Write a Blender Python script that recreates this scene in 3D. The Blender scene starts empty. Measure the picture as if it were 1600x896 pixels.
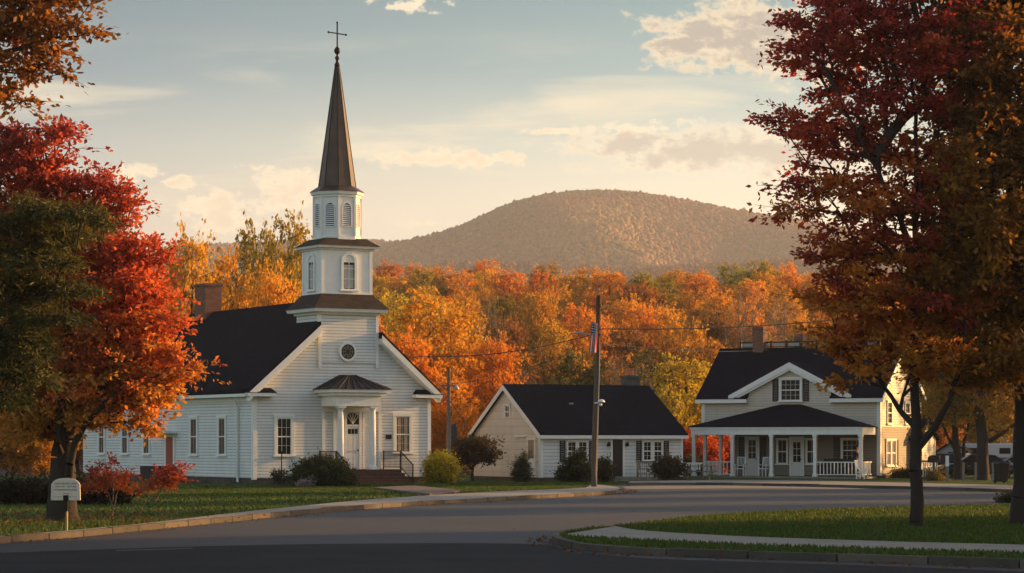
import bpy, math, random
import numpy as np
from mathutils import Vector, Matrix, noise as mnoise

# ------------------------------------------------------------------ camera, sky, sun, exposure
R = math.radians
sc = bpy.context.scene
COL = sc.collection
F, H, HY = 4000.0, 2.2, 690.0           # focal length in photo pixels, eye height, horizon row

cam_d = bpy.data.cameras.new('camera'); cam = bpy.data.objects.new('camera', cam_d); COL.objects.link(cam)
cam.location = (0, 0, H); cam.rotation_euler = (R(90), 0, 0)
cam_d.sensor_width = 36; cam_d.lens = 36 * F / 1600; cam_d.shift_y = (HY - 448) / 1600
cam_d.clip_start = 0.5; cam_d.clip_end = 12000
sc.camera = cam

SUN_EL, SUN_AZ = 11.0, 64.0             # azimuth measured from +Y towards +X
sun_d = bpy.data.lights.new('sun', 'SUN'); sun = bpy.data.objects.new('sun', sun_d); COL.objects.link(sun)
sun_d.energy = 4.4; sun_d.angle = R(0.6); sun_d.color = (1.0, 0.54, 0.18)
sdir = Vector((math.sin(R(SUN_AZ)) * math.cos(R(SUN_EL)), math.cos(R(SUN_AZ)) * math.cos(R(SUN_EL)), math.sin(R(SUN_EL))))
sun.rotation_euler = sdir.to_track_quat('Z', 'Y').to_euler(); sun.location = (60, 40, 60)

vs = sc.view_settings
vs.view_transform = 'Standard'; vs.look = 'None'; vs.gamma = 1; vs.use_curve_mapping = False; vs.exposure = 1.25
sc.cycles.use_denoising = True
try: sc.cycles.denoiser = 'OPENIMAGEDENOISE'
except Exception: pass
sc.cycles.max_bounces = 6; sc.cycles.diffuse_bounces = 3; sc.cycles.glossy_bounces = 2
sc.cycles.transmission_bounces = 3; sc.cycles.volume_bounces = 0; sc.cycles.transparent_max_bounces = 6

def lin(r, g, b):
    f = lambda c: (c / 255 / 12.92) if c / 255 <= .04045 else ((c / 255 + .055) / 1.055) ** 2.4
    return (f(r), f(g), f(b))

class NT:
    def __init__(s, nt): s.nt = nt; s.N = nt.nodes; s.L = nt.links
    def n(s, t, **kw):
        x = s.N.new(t)
        for k, v in kw.items(): setattr(x, k, v)
        return x
    def put(s, sock, v):
        if isinstance(v, bpy.types.NodeSocket): s.L.new(v, sock)
        elif v is not None:
            if hasattr(sock.default_value, '__len__') and not isinstance(v, (int, float)):
                v = tuple(v)
                if len(sock.default_value) == 4 and len(v) == 3: v = v + (1,)
            sock.default_value = v
    def math(s, op, a, b=None, c=None, clamp=False):
        x = s.n('ShaderNodeMath', operation=op, use_clamp=clamp)
        for i, v in enumerate((a, b, c)):
            if v is not None: s.put(x.inputs[i], v)
        return x.outputs[0]
    def vmath(s, op, a, b=None):
        x = s.n('ShaderNodeVectorMath', operation=op); s.put(x.inputs[0], a)
        if b is not None: s.put(x.inputs[1], b)
        return x.outputs['Value' if op in ('LENGTH', 'DOT_PRODUCT') else 'Vector']
    def mix(s, fac, a, b, blend='MIX'):
        x = s.n('ShaderNodeMix', data_type='RGBA', blend_type=blend)
        s.put(x.inputs[0], fac); s.put(x.inputs[6], a); s.put(x.inputs[7], b)
        return x.outputs[2]
    def ramp(s, fac, stops, interp='LINEAR'):
        x = s.n('ShaderNodeValToRGB'); x.color_ramp.interpolation = interp
        e = x.color_ramp.elements
        while len(e) < len(stops): e.new(0.5)
        for k, (p, c) in enumerate(stops):
            e[k].position = p
            e[k].color = tuple(c) + (1,) if hasattr(c, '__len__') else (c, c, c, 1)
        s.put(x.inputs[0], fac); return x.outputs[0]
    def noise(s, vec, scale, detail=3, rough=.5, out=0, dist=0):
        x = s.n('ShaderNodeTexNoise'); s.put(x.inputs['Vector'], vec)
        x.inputs['Scale'].default_value = scale; x.inputs['Detail'].default_value = detail
        x.inputs['Roughness'].default_value = rough; x.inputs['Distortion'].default_value = dist
        return x.outputs[out]
    def sep(s, v):
        x = s.n('ShaderNodeSeparateXYZ'); s.put(x.inputs[0], v); return x.outputs
    def comb(s, a, b, c):
        x = s.n('ShaderNodeCombineXYZ')
        for i, v in enumerate((a, b, c)): s.put(x.inputs[i], v)
        return x.outputs[0]
    def sstep(s, v, a, b):
        x = s.n('ShaderNodeMapRange', interpolation_type='SMOOTHSTEP')
        s.put(x.inputs[0], v); x.inputs[1].default_value = a; x.inputs[2].default_value = b
        return x.outputs[0]

world = bpy.data.worlds.new('World'); sc.world = world; world.use_nodes = True
def build_world():
    t = NT(world.node_tree); t.N.clear()
    sky = t.n('ShaderNodeTexSky', sky_type='NISHITA', sun_disc=False)
    sky.sun_elevation = R(SUN_EL); sky.sun_rotation = R(SUN_AZ); sky.air_density = 1.2; sky.dust_density = 2.0; sky.ozone_density = 1.0
    g = t.n('ShaderNodeTexCoord').outputs['Generated']
    x, y, z = t.sep(g)
    yy = t.math('MAXIMUM', y, 0.08)
    u = t.math('DIVIDE', x, yy); v = t.math('DIVIDE', z, yy)
    # low-sky colour: creamy near the horizon, grey-teal above (radiance, x10 for the 0.1 strength)
    k = 10.0 / 2 ** vs.exposure * 1.06
    S = lambda r, g_, b: tuple(c * k for c in lin(r, g_, b))
    vn = t.math('DIVIDE', v, 0.25, clamp=True)
    low = t.ramp(vn, [(0.0, S(255, 240, 206)), (0.26, S(254, 241, 212)), (0.36, S(240, 231, 208)), (0.46, S(206, 216, 204)), (0.58, S(142, 177, 184)), (0.70, S(110, 155, 167)), (1.0, S(85, 124, 152))])
    # a little creamier and brighter towards the sun on the right, cooler to the left
    side = t.math('MULTIPLY_ADD', u, 1.7, 1.0)
    side = t.math('MINIMUM', t.math('MAXIMUM', side, 0.66), 1.12)
    low = t.mix(1.0, low, t.comb(side, t.math('MULTIPLY_ADD', side, 0.85, 0.15), t.math('MULTIPLY_ADD', side, 0.6, 0.4)), 'MULTIPLY')
    p = t.comb(u, v, 0)
    # thin streaks
    st = t.noise(t.vmath('MULTIPLY', p, (9, 60, 1)), 1.0, 5, .55, dist=.4)
    stm = t.math('MULTIPLY', t.sstep(st, .48, .72), t.math('MULTIPLY', t.sstep(v, .075, .10), t.math('SUBTRACT', 1.0, t.sstep(v, .13, .165))))
    colr = t.mix(t.math('MULTIPLY', stm, .75), low, S(250, 236, 205))
    # clouds: (px, py, rx, ry, grey) as directions about the view axis
    clouds = [(228, 270, 42, 20, 0), (285, 286, 34, 14, 0), (330, 322, 52, 22, 0), (355, 345, 60, 18, 0), (440, 290, 62, 30, 0), (425, 318, 60, 22, 0),
              (640, 8, 62, 13, 0), 
              (1100, 48, 80, 30, 1), (1180, 60, 130, 48, 1), (1260, 70, 90, 52, 1), (1070, 68, 55, 22, 1),
              (990, 226, 110, 22, 2), (1110, 236, 170, 34, 2), (1230, 240, 130, 34, 2), (980, 200, 90, 12, 0), (1240, 332, 26, 14, 0), (690, 250, 120, 14, 0),
              (680, 350, 60, 8, 0), (860, 205, 50, 6, 0)]
    nz = t.noise(t.vmath('MULTIPLY', p, (55, 85, 1)), 1.0, 8, .62, dist=.25)
    nz2 = t.noise(t.vmath('MULTIPLY', p, (190, 280, 1)), 1.0, 5, .6)
    vor = t.n('ShaderNodeTexVoronoi', feature='SMOOTH_F1'); t.put(vor.inputs['Vector'], t.vmath('ADD', t.vmath('MULTIPLY', p, (110, 150, 1)), t.vmath('MULTIPLY', t.noise(t.vmath('MULTIPLY', p, (150, 200, 1)), 1.0, 3, .6, out=1), (.7, .7, 0)))); vor.inputs['Scale'].default_value = 1.0
    bil = t.math('SUBTRACT', .55, vor.outputs['Distance'])
    nzc = t.math('ADD', t.math('ADD', t.math('MULTIPLY', t.math('SUBTRACT', nz, .5), 2.2), t.math('MULTIPLY', t.math('SUBTRACT', nz2, .5), 1.3)), t.math('MULTIPLY', bil, .45))
    def field(kinds, dv=0.0):
        out = None
        for cx, cy, rx, ry, kd in clouds:
            if kd not in kinds: continue
            q = t.vmath('SUBTRACT', p, ((cx - 800) / F, (HY - cy) / F + dv, 0))
            q = t.vmath('MULTIPLY', q, (F / rx, F / ry, 0))
            d = t.math('SUBTRACT', 1.0, t.vmath('LENGTH', q))
            out = d if out is None else t.math('MAXIMUM', out, d)
        return out
    puff = t.math('ADD', field((0,)), t.math('MULTIPLY', nzc, 1.7))
    pm = t.sstep(puff, -.05, .55); body = t.sstep(t.math('ADD', t.math('MULTIPLY', t.math('SUBTRACT', nz2, .5), 2.0), t.math('ADD', puff, bil)), .3, 1.6)
    colr = t.mix(t.math('MULTIPLY', pm, .95), colr, t.mix(body, S(255, 240, 208), S(240, 222, 194)))
    for kd, grey, rimc in ((2, S(190, 181, 170), S(254, 240, 210)), (1, S(176, 169, 160), S(252, 232, 196))):
        f = t.math('ADD', field((kd,)), t.math('MULTIPLY', nzc, 1.15))
        rim = t.sstep(f, -.32, .28); core = t.sstep(t.math('ADD', f, t.math('MULTIPLY', t.math('SUBTRACT', nz2, .5), .6)), -.05, .8)
        colr = t.mix(t.math('MULTIPLY', rim, .75 if kd == 2 else .9), colr, t.mix(core, rimc, t.mix(nz, grey, tuple(c_ * 1.12 for c_ in grey))))
    # blend into the physical sky overhead, behind and to the sides
    fb = t.math('MULTIPLY', t.math('SUBTRACT', 1.0, t.sstep(t.math('DIVIDE', z, t.math('MAXIMUM', y, .08)), .18, .55)), t.sstep(y, .25, .75))
    nsk = t.mix(1.0, sky.outputs[0], (1.14, 1.08, 1.08), 'MULTIPLY')
    fin = t.mix(fb, nsk, colr)
    bg = t.n('ShaderNodeBackground'); t.put(bg.inputs[0], fin); bg.inputs[1].default_value = 0.1
    o = t.n('ShaderNodeOutputWorld'); t.L.new(bg.outputs[0], o.inputs[0])
build_world()

# ------------------------------------------------------------------ helpers
def at(px, py, D): return Vector(((px - 800) / F * D, D, H + (HY - py) / F * D))
def gnd(px, py, z=0.0):
    D = F * (H - z) / (py - HY); return Vector(((px - 800) / F * D, D, z))

def thing(name, label, cat, loc=(0, 0, 0), rz=0.0, group=None):
    o = bpy.data.objects.new(name, None); o.empty_display_size = .3; COL.objects.link(o)
    o.location = loc; o.rotation_euler = (0, 0, rz); o['label'] = label; o['category'] = cat
    if group: o['group'] = group
    return o
def tag(o, label, cat, group=None):
    o['label'] = label; o['category'] = cat
    if group: o['group'] = group
    return o
def struct(o, kind='structure', label=None, cat=None):
    o['kind'] = kind
    if label: o['label'] = label
    if cat: o['category'] = cat
    return o
def dup(root, loc, rz, label, group=None, scale=None, color=None):
    r = root.copy(); COL.objects.link(r); r.location = loc; r.rotation_euler = (0, 0, rz); r['label'] = label
    if group: r['group'] = group
    if scale: r.scale = scale
    for ch in list(root.children):
        c = ch.copy(); COL.objects.link(c); c.parent = r
        if color and ch.name.startswith('crown'): c.color = color
        for g in ch.children:
            d = g.copy(); COL.objects.link(d); d.parent = c
    return r

class MB:
    def __init__(s): s.v = []; s.f = []
    def add(s, vs_, fs):
        b = len(s.v); s.v += [tuple(p) for p in vs_]; s.f += [tuple(i + b for i in f) for f in fs]; return s
    def box(s, x0, x1, y0, y1, z0, z1):
        return s.add([(x0, y0, z0), (x1, y0, z0), (x1, y1, z0), (x0, y1, z0), (x0, y0, z1), (x1, y0, z1), (x1, y1, z1), (x0, y1, z1)],
                     [(0, 3, 2, 1), (4, 5, 6, 7), (0, 1, 5, 4), (1, 2, 6, 5), (2, 3, 7, 6), (3, 0, 4, 7)])
    def cbox(s, c, d): return s.box(c[0] - d[0] / 2, c[0] + d[0] / 2, c[1] - d[1] / 2, c[1] + d[1] / 2, c[2] - d[2] / 2, c[2] + d[2] / 2)
    def prism(s, poly, axis, a, b):     # poly in the two other axes; axis 'x': (y,z), 'y': (x,z), 'z': (x,y)
        m = {'x': lambda p, t: (t, p[0], p[1]), 'y': lambda p, t: (p[0], t, p[1]), 'z': lambda p, t: (p[0], p[1], t)}[axis]
        n = len(poly)
        return s.add([m(p, a) for p in poly] + [m(p, b) for p in poly],
                     [tuple(range(n))[::-1], tuple(range(n, 2 * n))] + [(i, (i + 1) % n, n + (i + 1) % n, n + i) for i in range(n)])
    def hull(s, A, B):                  # frustum between two rings of equal length
        n = len(A)
        return s.add(list(A) + list(B), [tuple(range(n))[::-1], tuple(range(n, 2 * n))] + [(i, (i + 1) % n, n + (i + 1) % n, n + i) for i in range(n)])
    def bar(s, p, q, w, d=None, up=(0, 0, 1)):
        p, q = Vector(p), Vector(q); d = d or w; t = (q - p).normalized(); up = Vector(up)
        a = t.cross(up); a = a.normalized() if a.length > 1e-4 else Vector((1, 0, 0)); b = a.cross(t)
        o = [a * w / 2 + b * d / 2, -a * w / 2 + b * d / 2, -a * w / 2 - b * d / 2, a * w / 2 - b * d / 2]
        return s.hull([p + k for k in o], [q + k for k in o])
    def tube(s, pts, r, n=8):
        pts = [Vector(p) for p in pts]; rs = r if hasattr(r, '__len__') else [r] * len(pts); rings = []
        for i, p in enumerate(pts):
            t = (pts[min(i + 1, len(pts) - 1)] - pts[max(i - 1, 0)]).normalized()
            a = t.cross(Vector((0, 0, 1))); a = a.normalized() if a.length > 1e-3 else Vector((1, 0, 0)); b = a.cross(t)
            rings.append([p + (a * math.cos(2 * math.pi * k / n) + b * math.sin(2 * math.pi * k / n)) * rs[i] for k in range(n)])
        vs_ = [q for ring in rings for q in ring]; fs = [tuple(range(n)), tuple(range((len(pts) - 1) * n, len(pts) * n))[::-1]]
        for i in range(len(pts) - 1):
            for k in range(n): fs.append((i * n + k, i * n + (k + 1) % n, (i + 1) * n + (k + 1) % n, (i + 1) * n + k))
        return s.add(vs_, fs)
    def lathe(s, c, prof, n=16, rot=0):  # prof [(r,z)]
        vs_ = []; fs = []
        for r, z in prof:
            for k in range(n):
                a = 2 * math.pi * k / n + rot; vs_.append((c[0] + r * math.cos(a), c[1] + r * math.sin(a), c[2] + z))
        m = len(prof)
        for i in range(m - 1):
            for k in range(n): fs.append((i * n + k, i * n + (k + 1) % n, (i + 1) * n + (k + 1) % n, (i + 1) * n + k))
        fs += [tuple(range(n))[::-1], tuple(range((m - 1) * n, m * n))]
        return s.add(vs_, fs)
    def mul(s, M):
        s.v = [tuple(M @ Vector(p)) for p in s.v]; return s
    def join(s, o): return s.add(o.v, o.f)
    def build(s, name, mat, parent=None, smooth=False, bevel=0):
        me = bpy.data.meshes.new(name); me.from_pydata(s.v, [], s.f); me.materials.append(mat); me.update()
        if smooth: me.polygons.foreach_set('use_smooth', [True] * len(me.polygons))
        o = bpy.data.objects.new(name, me); COL.objects.link(o)
        if parent: o.parent = parent
        if bevel:
            b = o.modifiers.new('bevel', 'BEVEL'); b.width = bevel; b.segments = 2; b.limit_method = 'ANGLE'
        return o

def np_mesh(name, co, faces_n, mat, parent=None, col=None, idx=None, smooth=False):
    """co (N,3); faces of equal size faces_n; idx (M,faces_n) or None for consecutive"""
    me = bpy.data.meshes.new(name); n = len(co)
    if idx is None: idx = np.arange(n, dtype=np.int32).reshape(-1, faces_n)
    m = len(idx)
    me.vertices.add(n); me.vertices.foreach_set('co', np.ascontiguousarray(co, dtype=np.float32).ravel())
    me.loops.add(m * faces_n); me.loops.foreach_set('vertex_index', np.ascontiguousarray(idx, dtype=np.int32).ravel())
    me.polygons.add(m); me.polygons.foreach_set('loop_start', np.arange(0, m * faces_n, faces_n, dtype=np.int32))
    if smooth: me.polygons.foreach_set('use_smooth', np.ones(m, dtype=bool))
    me.materials.append(mat)
    if col is not None:
        at_ = me.color_attributes.new('tint', 'FLOAT_COLOR', 'POINT')
        at_.data.foreach_set('color', np.concatenate([col, np.ones((n, 1))], 1).astype(np.float32).ravel())
    me.update(calc_edges=True)
    o = bpy.data.objects.new(name, me); COL.objects.link(o)
    if parent: o.parent = parent
    return o

# ------------------------------------------------------------------ materials
MATS = {}
def mat(name, base=(.5, .5, .5), rough=.7, metal=0.0, spec=.3, var=.0, vscale=3.0, bump=0.0, bscale=20.0, fn=None):
    if name in MATS: return MATS[name]
    m = bpy.data.materials.new(name); m.use_nodes = True; t = NT(m.node_tree); t.N.clear()
    b = t.n('ShaderNodeBsdfPrincipled'); o = t.n('ShaderNodeOutputMaterial'); t.L.new(b.outputs[0], o.inputs[0])
    b.inputs['Roughness'].default_value = rough; b.inputs['Metallic'].default_value = metal
    b.inputs['Specular IOR Level'].default_value = spec
    tc = t.n('ShaderNodeTexCoord').outputs['Object']
    c = base
    if var:
        nz = t.noise(tc, vscale, 5, .6)
        c = t.mix(t.ramp(nz, [(.3, 0.0), (.7, 1.0)]), tuple(k * (1 - var) for k in base), tuple(min(1, k * (1 + var)) for k in base))
    if fn: c = fn(t, tc, c, b) or c
    t.put(b.inputs['Base Color'], c)
    if bump:
        bp = t.n('ShaderNodeBump'); bp.inputs['Strength'].default_value = bump; bp.inputs['Distance'].default_value = .02
        t.put(bp.inputs['Height'], t.noise(tc, bscale, 4, .6)); t.L.new(bp.outputs[0], b.inputs['Normal'])
    MATS[name] = m; return m

def clap(sp, gap=.5, w=.2, dirt=.12):  # gap: brightness of the painted shadow line under each lap
    def fn(t, tc, c, b):
        z = t.sep(tc)[2]
        fr = t.math('FRACT', t.math('DIVIDE', t.math('ADD', z, 50.0), sp))
        line = t.ramp(fr, [(0.0, gap), (w, .93), (.9, 1.0), (1.0, .97)])  # darker line paints the shadow under each board's lap
        nz = t.noise(t.vmath('MULTIPLY', tc, (1.2, 1.2, .5)), 1.6, 5, .65)
        brd = t.n('ShaderNodeTexWhiteNoise', noise_dimensions='1D')
        t.put(brd.inputs['W'], t.math('FLOOR', t.math('DIVIDE', t.math('ADD', z, 50.0), sp)))
        tone = t.math('MULTIPLY', t.math('MULTIPLY_ADD', brd.outputs[0], .07, .94), t.ramp(nz, [(.3, 1 - dirt), (.65, 1.0)]))
        # rain-splash staining low on the wall
        col_ = t.mix(1.0, c, t.math('MULTIPLY', line, tone), 'MULTIPLY')
        col_ = t.mix(t.math('MULTIPLY', t.math('SUBTRACT', 1.0, t.sstep(t.math('ADD', z, t.math('MULTIPLY', nz, .5)), .3, 1.1)), .22), col_, (.30, .27, .20))
        bp = t.n('ShaderNodeBump'); bp.inputs['Strength'].default_value = .7; bp.inputs['Distance'].default_value = .03
        t.put(bp.inputs['Height'], t.math('SUBTRACT', 1.0, fr)); t.L.new(bp.outputs[0], b.inputs['Normal'])
        return col_
    return fn
def shingle(sp=.14):
    def fn(t, tc, c, b):
        x, y, z = t.sep(tc)
        row = t.math('DIVIDE', t.math('ADD', z, 50.0), sp)
        fr = t.math('FRACT', row)
        line = t.ramp(fr, [(0.0, .6), (.2, 1.0), (1.0, 1.0)])
        wn = t.n('ShaderNodeTexWhiteNoise', noise_dimensions='3D')
        t.put(wn.inputs['Vector'], t.comb(t.math('FLOOR', t.math('MULTIPLY', t.math('ADD', x, t.math('MULTIPLY', t.math('FLOOR', row), .37)), 3.1)), t.math('FLOOR', t.math('MULTIPLY', y, 3.1)), t.math('FLOOR', row)))
        nz = t.noise(tc, .6, 4, .6)
        k = t.math('MULTIPLY', t.math('MULTIPLY_ADD', wn.outputs[0], .5, .72), t.math('MULTIPLY_ADD', nz, .9, .55))
        return t.mix(1.0, c, t.math('MULTIPLY', line, k), 'MULTIPLY')
    return fn
def brickfn(t, tc, c, b):
    x, y, z = t.sep(tc)
    bt = t.n('ShaderNodeTexBrick'); t.put(bt.inputs['Vector'], t.comb(t.math('ADD', x, y), z, 0))
    bt.inputs['Scale'].default_value = 1; bt.inputs['Brick Width'].default_value = .24; bt.inputs['Row Height'].default_value = .09
    bt.inputs['Mortar Size'].default_value = .012; t.put(bt.inputs['Color1'], tuple(k * .75 for k in c)); t.put(bt.inputs['Color2'], tuple(k * 1.25 for k in c)); t.put(bt.inputs['Mortar'], (.13, .10, .08))
    return bt.outputs[0]

WHITE = mat('white_paint', (.78, .77, .73), .55, var=.05, vscale=2)
TRIM = mat('white_trim', (.80, .79, .75), .5, var=.06, vscale=4)
SIDING = mat('white_clapboard', (.78, .78, .75), .6, fn=clap(.155, .34, .30))
SIDING2 = mat('cottage_clapboard', (.76, .77, .75), .6, fn=clap(.19, .42, .26))
GABLE2 = mat('cottage_gable_boards', (.74, .66, .56), .65, fn=clap(.42, .7, .1))
SIDING3 = mat('farmhouse_clapboard', (.66, .58, .48), .6, fn=clap(.15, .5, .26))
ROOF = mat('black_shingles', (.008, .009, .014), .95, spec=.04, fn=shingle())
ROOF2 = mat('charcoal_shingles', (.008, .009, .015), .95, spec=.04, fn=shingle(.12))
COPPER = mat('dark_spire_metal', (.070, .042, .028), .42, .15, .35, var=.35, vscale=1.2)
SKIRT = mat('brown_shingles', (.045, .032, .026), .85, spec=.15, fn=shingle(.1))
METALROOF = mat('dark_standing_seam', (.018, .018, .021), .6, .1, .2, var=.2)
GLASS = mat('dark_glass', (.010, .011, .013), .08, 0, .22)
GLASSW = mat('brown_reflection_glass', (.050, .022, .012), .10, 0, .2, var=.5, vscale=2.5)  # brown tone paints in the flank windows' reflection of red foliage
CURTAIN = mat('curtain', (.13, .075, .05), .9, var=.3, vscale=6)
STONE = mat('foundation_stone', (.075, .060, .052), .9, var=.35, vscale=2.5, bump=.4)
BRICK = mat('chimney_brick', (.21, .075, .040), .85, fn=brickfn)
BLOCK = mat('grey_block', (.09, .09, .09), .9, var=.3, vscale=4)
STEPM = mat('step_brick', (.11, .055, .036), .8, var=.3, vscale=5, bump=.3)
IRON = mat('black_iron', (.012, .012, .013), .45, .6, .4)
DOORW = mat('white_door', (.74, .73, .70), .45)
DARKDOOR = mat('dark_door', (.012, .013, .016), .45)
SHUTTER = mat('navy_shutter', (.016, .020, .028), .6)
REDDOOR = mat('red_door', (.32, .05, .025), .5)
def woodfn(t, tc, c, b):
    nz = t.noise(t.vmath('MULTIPLY', tc, (14, 14, .7)), 1.0, 5, .65)
    return t.mix(nz, tuple(k * .55 for k in c), tuple(k * 1.45 for k in c))
POLE = mat('weathered_pole', (.13, .088, .058), .85, fn=woodfn)
GREYWOOD = mat('grey_wood', (.20, .18, .155), .85, fn=woodfn)
FENCEM = mat('dark_fence', (.030, .022, .018), .85, fn=woodfn)
STEEL = mat('galvanised_steel', (.33, .34, .35), .5, .5)
BARK = mat('dark_bark', (.036, .027, .022), .9, fn=woodfn, bump=.8, bscale=9)
BARKL = mat('tan_bark', (.20, .14, .09), .9, fn=woodfn)
BLACKP = mat('black_plastic', (.012, .012, .012), .5)
SILVER = mat('silver_paint', (.36, .40, .44), .28, .55, .5)
CARDARK = mat('dark_car_paint', (.016, .018, .021), .22, .35, .6)
RUBBER = mat('rubber', (.013, .013, .013), .85)
SKIN = mat('skin', (.52, .22, .13), .6)
REDCAP = mat('red_cap', (.55, .09, .05), .6)
CONCRETE = mat('pale_concrete', (.25, .22, .185), .85, var=.18, vscale=.9, bump=.15, bscale=30)
def kerb_fn(t, tc, c, b):
    rnd = t.n('ShaderNodeNewGeometry').outputs['Random Per Island']; nz = t.noise(tc, .9, 4, .65); n2 = t.noise(tc, 14, 3, .6)
    k = t.math('ADD', t.math('MULTIPLY', rnd, .6), t.math('ADD', t.math('MULTIPLY', nz, .9), t.math('MULTIPLY', n2, .4)))
    return t.mix(t.math('SUBTRACT', k, .55, clamp=True), (.050, .042, .036), (.145, .118, .094))
KERBM = mat('kerb_stone', (.095, .078, .064), .9, fn=kerb_fn, bump=.4, bscale=18)

def asphalt_fn(t, tc, c, b):
    n1 = t.noise(tc, .12, 5, .6); n2 = t.noise(tc, 1.1, 4, .6); n3 = t.noise(tc, 40, 2, .6)
    st = t.noise(t.vmath('MULTIPLY', tc, (.25, 1.2, 1)), .5, 4, .6)
    k = t.math('ADD', t.math('MULTIPLY', n1, .7), t.math('ADD', t.math('MULTIPLY', n2, .3), t.math('ADD', t.math('MULTIPLY', n3, .5), t.math('MULTIPLY', st, .4))))
    cr = t.n('ShaderNodeTexVoronoi', feature='DISTANCE_TO_EDGE'); t.put(cr.inputs['Vector'], t.vmath('ADD', tc, t.vmath('MULTIPLY', t.noise(tc, .8, 3, .6, out=1), (2.5, 2.5, 0))))
    cr.inputs['Scale'].default_value = .16
    crack = t.math('MULTIPLY', t.sstep(cr.outputs[0], .012, .003), t.sstep(n1, .42, .6))
    col_ = t.mix(t.math('SUBTRACT', k, .45), (.026, .026, .029), (.074, .071, .070))
    bp = t.n('ShaderNodeBump'); bp.inputs['Strength'].default_value = .35; bp.inputs['Distance'].default_value = .01
    t.put(bp.inputs['Height'], n3); t.L.new(bp.outputs[0], b.inputs['Normal'])
    return t.mix(t.math('MULTIPLY', crack, .6), col_, (.012, .012, .012))
ASPHALT = mat('asphalt', (.05, .05, .05), .72, spec=.22, fn=asphalt_fn)
def grass_fn(t, tc, c, b):
    n1 = t.noise(tc, .35, 5, .65); n2 = t.noise(tc, 9, 4, .7)
    col_ = t.mix(n1, (.030, .060, .009), (.058, .095, .015))
    col_ = t.mix(t.sstep(n2, .55, .75), col_, (.10, .09, .028))
    return t.mix(t.math('MULTIPLY', t.sstep(n2, .5, .3), .6), col_, (.025, .03, .010))
GRASS = mat('lawn', (.06, .07, .02), .9, spec=.1, fn=grass_fn, bump=.9, bscale=26)
EARTH = mat('leaf_littered_earth', (.055, .038, .022), .95, spec=.1, var=.45, vscale=.35)

def leaf_mat(name, trans=.45, use_obj=False):
    m = bpy.data.materials.new(name); m.use_nodes = True; t = NT(m.node_tree); t.N.clear()
    a = t.n('ShaderNodeAttribute', attribute_name='tint'); c = a.outputs['Color']
    if use_obj:
        oi = t.n('ShaderNodeObjectInfo'); c = t.mix(1.0, c, oi.outputs['Color'], 'MULTIPLY')
    d = t.n('ShaderNodeBsdfPrincipled'); d.inputs['Roughness'].default_value = .6; d.inputs['Specular IOR Level'].default_value = .2
    tr = t.n('ShaderNodeBsdfTranslucent'); t.put(d.inputs['Base Color'], c)
    t.put(tr.inputs[0], t.mix(1.0, c, (1.25, 1.05, .75), 'MULTIPLY'))
    mx = t.n('ShaderNodeMixShader'); mx.inputs[0].default_value = trans
    t.L.new(d.outputs[0], mx.inputs[1]); t.L.new(tr.outputs[0], mx.inputs[2])
    o = t.n('ShaderNodeOutputMaterial'); t.L.new(mx.outputs[0], o.inputs[0]); return m
LEAF = leaf_mat('leaf', .52); LEAFO = leaf_mat('forest_leaf', .45, True); NEEDLE = leaf_mat('needle', .35); GRASSB = leaf_mat('grass_blade', .35)

# ------------------------------------------------------------------ ground
def hill(x, y):
    s = min(1, max(0, (y - 168) / 230)); s = s * s * (3 - 2 * s)
    z = 19 * s
    e = min(1, max(0, (y - 400) / 500)); e = e * e * (3 - 2 * e)
    z -= 15 * e
    return z + (mnoise.noise(Vector((x * .02, y * .02, 0))) * 1.2 * s)
def build_ground():
    xs = np.concatenate([np.linspace(-3500, -220, 18)[:-1], np.linspace(-220, 220, 60), np.linspace(220, 3500, 18)[1:]])
    ys = np.concatenate([np.linspace(-400, 160, 30)[:-1], np.linspace(160, 520, 60), np.linspace(520, 6500, 24)[1:]])
    X, Y = np.meshgrid(xs, ys)
    Z = np.array([hill(a, b) - .03 for a, b in zip(X.ravel(), Y.ravel())])
    co = np.stack([X.ravel(), Y.ravel(), Z], 1); nx = len(xs)
    i = np.arange((len(ys) - 1) * nx).reshape(-1, nx)[:, :-1].ravel()
    struct(np_mesh('ground', co, 4, EARTH, idx=np.stack([i, i + 1, i + nx + 1, i + nx], 1), smooth=True))
build_ground()

def sheet(name, pts, z, m, kind='structure', thick=0.0):
    b = MB(); pts = [(p[0], p[1]) for p in pts]
    if thick: b.prism(pts, 'z', z - thick, z)
    else: b.add([(x, y, z) for x, y in pts], [tuple(range(len(pts)))])
    o = b.build(name, m)
    import bmesh
    bm = bmesh.new(); bm.from_mesh(o.data); bmesh.ops.recalc_face_normals(bm, faces=bm.faces); bmesh.ops.triangulate(bm, faces=[f for f in bm.faces if len(f.verts) > 4]); bm.to_mesh(o.data); bm.free()
    return struct(o, kind)

def smooth_line(pts, n=8):
    P = [Vector((p[0], p[1])) for p in pts]; P = [P[0] * 2 - P[1]] + P + [P[-1] * 2 - P[-2]]; out = []
    for i in range(1, len(P) - 2):
        for k in range(n):
            t = k / n; a, b_, c, d = P[i - 1:i + 3]
            out.append(.5 * ((2 * b_) + (c - a) * t + (2 * a - 5 * b_ + 4 * c - d) * t * t + (-a + 3 * b_ - 3 * c + d) * t ** 3))
    out.append(P[-2]); return out
def offset(line, d):
    out = []
    for i, p in enumerate(line):
        t = (line[min(i + 1, len(line) - 1)] - line[max(i - 1, 0)]).normalized(); out.append(p + Vector((-t.y, t.x)) * d)
    return out
def G(*pp): return [gnd(x, y).xy for x, y in pp]

sheet('road', [(-160, 10), (160, 10), (160, 150), (-160, 150)], .004, ASPHALT)
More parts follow.
